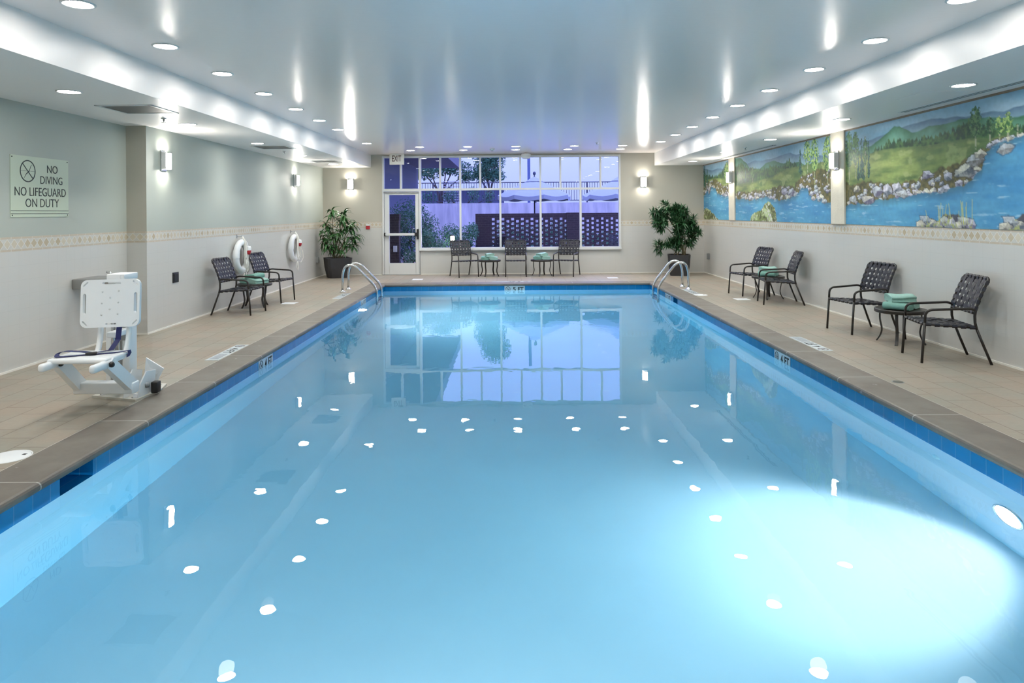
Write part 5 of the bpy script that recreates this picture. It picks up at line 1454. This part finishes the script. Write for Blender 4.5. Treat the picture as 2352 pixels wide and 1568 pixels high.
# backrest board with hand slots
def board(cx, cz, w, h, r, holes):
    """rounded board with slotted holes as a front face, a back face and walls"""
    outer = []
    for (sx, sz_, a0) in ((1, -1, -90), (1, 1, 0), (-1, 1, 90), (-1, -1, 180)):
        for k in range(6):
            a = R(a0+90*k/5); outer.append((cx+sx*(w/2-r)+r*math.cos(a), cz+sz_*(h/2-r)+r*math.sin(a)))
    bm = bmesh.new(); edges = []
    def loop(pts):
        vs = [bm.verts.new((x, 0, z)) for x, z in pts]
        for i in range(len(vs)): edges.append(bm.edges.new((vs[i], vs[(i+1) % len(vs)])))
    loop(outer)
    for (hx, hz, hl, hr, ang) in holes:
        pts = []
        for s_, a0 in ((1, -90), (-1, 90)):
            for k in range(5):
                a = R(a0+180*k/4); x = s_*(hl/2-hr)+hr*math.cos(a); z = hr*math.sin(a)
                ca, sa = math.cos(ang), math.sin(ang); pts.append((hx+x*ca-z*sa, hz+x*sa+z*ca))
        loop(pts)
    bmesh.ops.triangle_fill(bm, use_beauty=True, use_dissolve=False, edges=edges)
    r_ = bmesh.ops.extrude_face_region(bm, geom=list(bm.faces))
    for v in [g for g in r_['geom'] if isinstance(g, bmesh.types.BMVert)]: v.co.y += 0.034
    return bm
holes = [(-0.205, 0.0, 0.17, 0.013, R(90)), (0.205, 0.0, 0.17, 0.013, R(90)), (0.01, 0.168, 0.15, 0.008, 0), (0.01, -0.172, 0.09, 0.007, 0),
         (-0.20, 0.163, 0.055, 0.006, R(45)), (0.20, 0.163, 0.055, 0.006, R(-45)), (-0.20, -0.163, 0.055, 0.006, R(-45)), (0.20, -0.163, 0.055, 0.006, R(45))]
mb = MB(); mb.merge(board(0, 0, 0.475, 0.40, 0.055, holes), Matrix.Translation(lx((-3.365, 5.73, 0.865))) @ Matrix.Rotation(R(5), 4, 'Z') @ Matrix.Rotation(R(-1), 4, 'Y') @ Matrix.Rotation(R(-6), 4, 'X'))
bk = mb.build('backrest', M['plastic'], t)
for dx, dz in ((-0.065, 0.095), (0.065, 0.10), (0.0, 0.045), (-0.065, 0.0), (0.065, 0.005), (0.0, -0.05), (-0.065, -0.095), (0.065, -0.09)):
    MB().lathe([(0.0, -0.003), (0.006, -0.002), (0.008, 0.003)], 10, c=lx((-3.365+dx, 5.728+0.087*dx+dz*0.105, 0.865+dz)), axis='Y').build('rivet', M['white'], bk)
# tubes joining seat and backrest
for x in (-3.48, -3.24):
    MB().tube(fillet([lx((x, 5.50, 0.425)), lx((x, 5.74, 0.425)), lx((x+0.01, 5.775, 0.60)), lx((x+0.01, 5.785, 1.02))], 0.08, 8), 0.022, 12).build('back_tube', M['plastic'], t)
MB().lohi(lx((-3.44, 5.80, 0.56)), lx((-3.36, 6.06, 0.61)), bev=0.01).build('support_arm', M['plastic'], t)
# U shaped foot rest: two pads, sloping arms, cross bar
fr_ = MB()
for x, yf in ((-3.625, 5.20), (-3.195, 5.14)):
    fr_.lohi(lx((x-0.028, yf+0.05, 0.395)), lx((x+0.028, yf+0.30, 0.458)), bev=0.022)
    fr_.prism([lx(p) for p in ((x-0.028, yf+0.22, 0.40), (x-0.028, yf+0.30, 0.47), (x-0.028, 5.785, 0.20), (x-0.028, 5.715, 0.125))], (0.056, 0, 0))
fr_.lohi(lx((-3.660, 5.69, 0.11)), lx((-3.160, 5.80, 0.205)), bev=0.012)
ft = fr_.build('foot_rest', M['plastic'], t)
for x, y in ((-3.60, 5.46), (-3.165, 5.41)):
    MB().lathe([(0.0, -0.018), (0.020, -0.016), (0.024, -0.002), (0.0, 0.0)], 16, c=lx((x+0.012, y-0.02, 0.425)), axis='Y').build('knob', M['black'], ft)
# blue seat belt with buckle
bl = MB()
bl.strip(fillet([lx(p) for p in ((-3.17, 5.66, 0.482), (-3.24, 5.58, 0.4805), (-3.42, 5.50, 0.482), (-3.56, 5.42, 0.482), (-3.60, 5.40, 0.484), (-3.63, 5.46, 0.50), (-3.60, 5.50, 0.512), (-3.44, 5.50, 0.505), (-3.38, 5.52, 0.49))], 0.03, 4), (0.25, 1.0, 0), 0.045, 0.003)
bl.strip([lx(p) for p in ((-3.29, 5.76, 0.80), (-3.30, 5.73, 0.56), (-3.32, 5.66, 0.485), (-3.40, 5.56, 0.484))], (1, 0.2, 0), 0.042, 0.003)
bl.strip([lx(p) for p in ((-3.17, 5.66, 0.484), (-3.165, 5.665, 0.46), (-3.18, 5.66, 0.43))], (0, 1, 0), 0.045, 0.003)
be = bl.build('seat_belt', M['belt'], t)
MB().box(lx((-3.385, 5.50, 0.492)), (0.075, 0.05, 0.016), Euler((0, 0, R(20))).to_matrix(), bev=0.004).build('buckle', M['black'], be)

# ================================================================== OUTSIDE THE WINDOW
struct('patio_ground', MB().lohi((-14, FW+0.25, -0.15), (14, 34.0, -0.01)), M['paving'], 'patio paving outside the window', 'ground')
struct('retaining_wall', MB().lohi((-14, 34.0, -0.15), (14, 34.4, 2.08)), M['concrete'], 'pale streaked concrete retaining wall behind the patio', 'wall')
struct('terrace_ground', MB().lohi((-14, 34.4, 1.5), (14, 60, 2.05)), M['paving'], 'raised terrace above the retaining wall', 'ground')
struct('wing_wall', MB().lohi((-9, FW+0.25, -0.1), (-4.1, 30.4, 3.6)), M['facade'], 'dark blue wing of the building left of the patio', 'wall')
struct('roof_overhang', MB().lohi((-9, FW+0.26, 3.6), (-2.33, 30.4, 3.78)).lohi((-2.36, FW+0.26, 3.56), (-2.20, 30.4, 3.95)), M['eave'], 'dark flat roof overhang above the patio on the left', 'roof')

# brick screen wall with a chequer of openings
t = thing('brick_screen', 'brown brick screen wall with rows of small square openings', 'screen wall', (0, 22.0, 0), kind='structure')
def lattice(x0, x1, name):
    mb = MB(); zt, z_open, z0 = 1.57, 1.425, 0.0
    mb.lohi((x0, -0.06, z_open), (x1, 0.06, zt)).lohi((x0, -0.06, z0), (x1, 0.06, 0.20))
    x = x0; k = 0
    while x < x1-0.02:
        mb.lohi((x, -0.06, 0.20), (min(x+0.066, x1), 0.06, z_open)); x += 0.066
        if x >= x1-0.05: break
        xe = min(x+0.09, x1)
        z = z_open - (0.070 if k % 2 else 0.0)
        if k % 2: mb.lohi((x, -0.06, z), (xe, 0.06, z_open))
        while z > 0.27:
            zl = z-0.078; zn = max(z-0.144, 0.20)
            mb.lohi((x, -0.06, zn), (xe, 0.06, zl)); z = zn
        x = xe; k += 1
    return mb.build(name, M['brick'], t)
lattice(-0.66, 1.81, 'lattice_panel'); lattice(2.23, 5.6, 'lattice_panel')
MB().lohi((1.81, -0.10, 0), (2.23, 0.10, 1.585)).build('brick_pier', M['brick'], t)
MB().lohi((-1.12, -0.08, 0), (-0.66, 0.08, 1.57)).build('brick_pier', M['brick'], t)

t = thing('brick_pillar', 'low brick pillar seen through the glass door', 'pillar', (-3.32, 19.6, 0))
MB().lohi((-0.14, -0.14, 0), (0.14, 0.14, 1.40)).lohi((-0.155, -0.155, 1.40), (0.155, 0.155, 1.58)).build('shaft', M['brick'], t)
MB().lohi((-0.02, -0.17, 0.50), (0.09, -0.14, 0.68), bev=0.004).build('switch_box', M['trimwhite'], t)

# railing on the retaining wall
t = thing('guard_railing', 'dark metal picket railing along the top of the retaining wall', 'railing', (0, 34.2, 2.08))
MB().lohi((-9, -0.03, 1.0), (9, 0.03, 1.045)).build('top_rail', M['railing'], t)
MB().lohi((-9, -0.02, 0.10), (9, 0.02, 0.135)).build('bottom_rail', M['railing'], t)
for k in range(8):
    x = -9+k*2.571
    MB().lohi((x-0.035, -0.035, 0), (x+0.035, 0.035, 1.0)).build('post', M['railing'], t)
    if k < 7:
        mb = MB()
        for q in range(1, 20): mb.lohi((x+q*0.1286-0.011, -0.011, 0.135), (x+q*0.1286+0.011, 0.011, 1.0))
        mb.build('picket_panel', M['railing'], t)

def leaves(mb, c, rad, n, size, rs, hollow=0.55):
    for _ in range(n):
        v = Vector((rs.gauss(0, 1), rs.gauss(0, 1), rs.gauss(0, 1))).normalized()*rs.uniform(hollow, 1.0)
        p = Vector((c[0]+v.x*rad[0], c[1]+v.y*rad[1], c[2]+v.z*rad[2]))
        a = Vector((rs.gauss(0, 1), rs.gauss(0, 1), rs.gauss(0, 1))).normalized(); b = a.orthogonal().normalized()
        a, b = a*size*rs.uniform(.6, 1.2), b*size*0.45
        q = [mb.bm.verts.new(p-a), mb.bm.verts.new(p+b), mb.bm.verts.new(p+a), mb.bm.verts.new(p-b)]
        mb.bm.faces.new(q)
def shrub(name, label, loc, blobs, mat, size, seed, cat='bush', flowers=0, group=None):
    rs = random.Random(seed)
    t = thing(name, label, cat, loc, 0, group)
    mb = MB()
    for (c, rad, n) in blobs: leaves(mb, c, rad, n*2, size*0.75, rs, 0.3)
    mb.build('foliage', mat, t, fix=False)
    st = MB()
    for k in range(7):
        c, rad, n = blobs[k % len(blobs)]
        st.tube([(c[0]*0.5+rs.uniform(-.1, .1), c[1]*0.5, 0.0), (c[0]*0.8, c[1]*0.8, c[2]*0.5), (c[0]+rs.uniform(-.1, .1), c[1], c[2])], [0.025, 0.018, 0.01], 6)
    st.build('stems', M['bark'], t)
    if flowers:
        fm = MB()
        for (c, rad, n) in blobs[:flowers]: leaves(fm, (c[0], c[1]-rad[1]*0.3, c[2]), rad, 26, size*0.7, rs, 0.8)
        fm.build('flowers', M['flower'], t, fix=False)
    return t
shrub('garden_bush', 'big rounded bush outside between the door and the first window column', (-2.95, 21.2, 0), [((-0.2, 0, 1.25), (0.75, 0.6, 0.85), 1500), ((0.35, 0.1, 0.95), (0.45, 0.5, 0.75), 700), ((-0.5, 0, 0.5), (0.6, 0.5, 0.5), 500)], M['bush'], 0.05, 3)
shrub('low_shrub', 'low flowering shrub outside below the lantern', (-2.15, 20.3, 0), [((0.1, -0.1, 0.55), (0.40, 0.35, 0.30), 420), ((-0.3, 0.1, 0.75), (0.35, 0.3, 0.40), 420), ((0.35, 0.2, 0.95), (0.35, 0.3, 0.35), 380)], M['bush'], 0.045, 5, flowers=1, group='shrubs outside the window')
shrub('low_shrub', 'leafy shrub outside against the left end of the brick screen', (-1.42, 20.9, 0), [((0.0, 0, 0.80), (0.40, 0.35, 0.45), 480), ((0.25, 0.1, 1.05), (0.22, 0.3, 0.30), 220), ((-0.15, 0, 0.4), (0.4, 0.3, 0.4), 300)], M['bush'], 0.05, 6, group='shrubs outside the window')
shrub('low_shrub', 'small plant with strap leaves outside the glass door', (-2.75, 19.4, 0), [((0, 0, 0.3), (0.35, 0.3, 0.32), 300)], M['bush'], 0.05, 8, flowers=1, group='shrubs outside the window')
shrub('garden_hedge', 'hedge behind the brick screen openings', (2.2, 24.0, 0), [((-2.2, 0, 0.6), (1.2, 0.5, 0.72), 800), ((-0.6, 0, 0.65), (1.1, 0.5, 0.74), 800), ((1.0, 0, 0.5), (1.0, 0.5, 0.55), 600), ((2.4, 0, 0.35), (0.9, 0.5, 0.40), 400)], M['bush'], 0.07, 9)
def tree(label, loc, blobs, seed, th):
    rs = random.Random(seed)
    t = thing('tree', label, 'tree', loc, 0, 'trees on the terrace')
    mb = MB()
    for (c, rad, n) in blobs: leaves(mb, c, rad, int(n*4.5), 0.075, rs, 0.1)
    mb.build('crown', M['treeleaf'], t, fix=False)
    tr = MB()
    for k in range(6):
        c = blobs[k % len(blobs)][0]
        tr.tube([(0.06*math.cos(k), 0.06*math.sin(k), 0), (c[0]*0.25, c[1]*0.2, th), (c[0]+rs.uniform(-.4, .4), c[1], c[2]+0.1)], [0.07, 0.05, 0.015], 7)
    tr.build('trunk', M['bark'], t)
tree('spreading tree on the terrace behind the left window panes', (-3.9, 38.5, 2.05), [((-0.9, 0, 1.9), (1.1, 0.9, 0.55), 420), ((0.6, 0, 2.1), (1.2, 0.9, 0.5), 420), ((0, 0, 2.6), (0.9, 0.8, 0.4), 200), ((1.4, 0, 1.6), (0.5, 0.6, 0.35), 130)], 4, 0.9)
tree('tall dense tree on the terrace behind the third upper window column', (-1.15, 37.8, 2.05), [((0, 0, 2.6), (0.95, 0.8, 1.1), 900), ((-0.5, 0, 1.7), (0.7, 0.6, 0.5), 260), ((0.3, 0, 3.6), (0.9, 0.8, 0.8), 700), ((0.35, 0, 1.6), (0.6, 0.6, 0.4), 200)], 6, 0.8)
struct('terrace_screen', MB().lohi((-9, 39.6, 2.05), (-0.35, 39.8, 2.95)), M['facade'], 'dark blue low screen on the terrace behind the railing', 'wall')
shrub('terrace_plants', 'row of small plants along the terrace railing on the left', (-2.6, 35.3, 2.05), [((-1.6, 0, 0.35), (0.5, 0.3, 0.4), 160), ((-0.5, 0, 0.4), (0.4, 0.3, 0.45), 160), ((0.7, 0, 0.45), (0.35, 0.3, 0.5), 160), ((1.5, 0, 0.35), (0.35, 0.3, 0.4), 140)], M['treeleaf'], 0.08, 12)
t = thing('garden_trellis', 'pale trellis panel on the terrace beside the spreading tree', 'trellis', (-3.15, 36.4, 2.05))
mb = MB()
for k in range(7): mb.lohi((-0.42+k*0.135, -0.01, 0), (-0.39+k*0.135, 0.01, 1.25))
for k in range(9): mb.lohi((-0.42, -0.012, 0.1+k*0.14), (0.45, 0.012, 0.13+k*0.14))
mb.build('slats', M['lattice'], t)
t = thing('lamp_post', 'tall blue post standing on the terrace beyond the umbrella', 'post', (1.0, 36.2, 2.05))
MB().lohi((-0.075, -0.075, 0), (0.075, 0.075, 4.2)).build('shaft', M['post'], t)
MB().lohi((-0.12, -0.12, 0), (0.12, 0.12, 0.04)).build('base', M['post'], t)

def make_umbrella(loc, label, rz):
    t = thing('patio_umbrella', label, 'umbrella', loc, rz, 'canvas umbrellas on the patio')
    MB().tube([(0, 0, 0.05), (0, 0, 2.88)], 0.026, 10).build('pole', M['railing'], t)
    MB().lathe([(0.0, 0.0), (0.26, 0.0), (0.26, 0.05), (0.06, 0.08), (0.0, 0.08)], 24).build('base', M['railing'], t)
    mb = MB(); n, m = 8, 6; Rr = 1.42; top = 2.86; grid = []
    per = 6
    for i in range(n*per):
        a = 2*PI*i/(n*per); ph = (i % per)/per
        sagc = math.sin(ph*PI)
        row = []
        for k in range(m+1):
            u = k/m
            rr = Rr*u*(1-0.085*sagc*u); z = top-0.62*u**1.15-0.12*sagc*u*u*0.6
            row.append((rr*math.cos(a), rr*math.sin(a), z))
        row.append((row[-1][0]*1.0, row[-1][1]*1.0, row[-1][2]-0.15))
        grid.append([mb.bm.verts.new(p) for p in row])
    for i in range(n*per):
        for k in range(m+1):
            try: mb.bm.faces.new((grid[i][k], grid[(i+1) % (n*per)][k], grid[(i+1) % (n*per)][k+1], grid[i][k+1]))
            except ValueError: pass
    bmesh.ops.remove_doubles(mb.bm, verts=mb.bm.verts, dist=0.0005)
    mb.build('canopy', M['umbrella'], t)
    MB().lathe([(0.34, 2.76), (0.16, 2.88), (0.03, 2.94), (0.0, 2.94)], 16).build('vent_cap', M['umbrella'], t)
    for k in range(8):
        a = 2*PI*k/8
        MB().tube([(0.03*math.cos(a), 0.03*math.sin(a), top-0.05), (Rr*0.98*math.cos(a), Rr*0.98*math.sin(a), top-0.66)], 0.010, 6).build('rib', M['railing'], t)
    MB().lathe([(0.0, 2.93), (0.02, 2.93), (0.02, 3.0), (0.05, 3.03), (0.06, 3.08), (0.04, 3.13), (0.0, 3.145)], 14).build('finial', M['railing'], t)
    return t
u0 = make_umbrella((0.92, 25.8, 0), 'pale canvas umbrella behind the brick screen in the middle of the window', R(12))
dup(u0, (4.15, 25.8, 0), R(30), 'pale canvas umbrella at the right edge of the window, partly cut off')

t = thing('garden_lantern', 'glowing garden lantern on a stake outside the window', 'lantern', (-1.70, 20.0, 0))
MB().tube([(0, 0, 0), (0, 0, 0.80)], 0.016, 8).build('stake', M['black'], t)
MB().lohi((-0.055, -0.055, 0.80), (0.055, 0.055, 0.92), bev=0.01).build('lamp', M['lantern'], t)
MB().lathe([(0.0, 0.98), (0.03, 0.965), (0.09, 0.925), (0.0, 0.92)], 4).build('cap', M['black'], t)
dup(ch0, (-0.55, 20.9, -0.01), R(150), 'dark patio chair outdoors in front of the brick screen, under the left window panes')
dup(ch0, (3.25, 20.8, -0.01), R(-100), 'dark patio chair outdoors in front of the brick screen, at the right of the window')
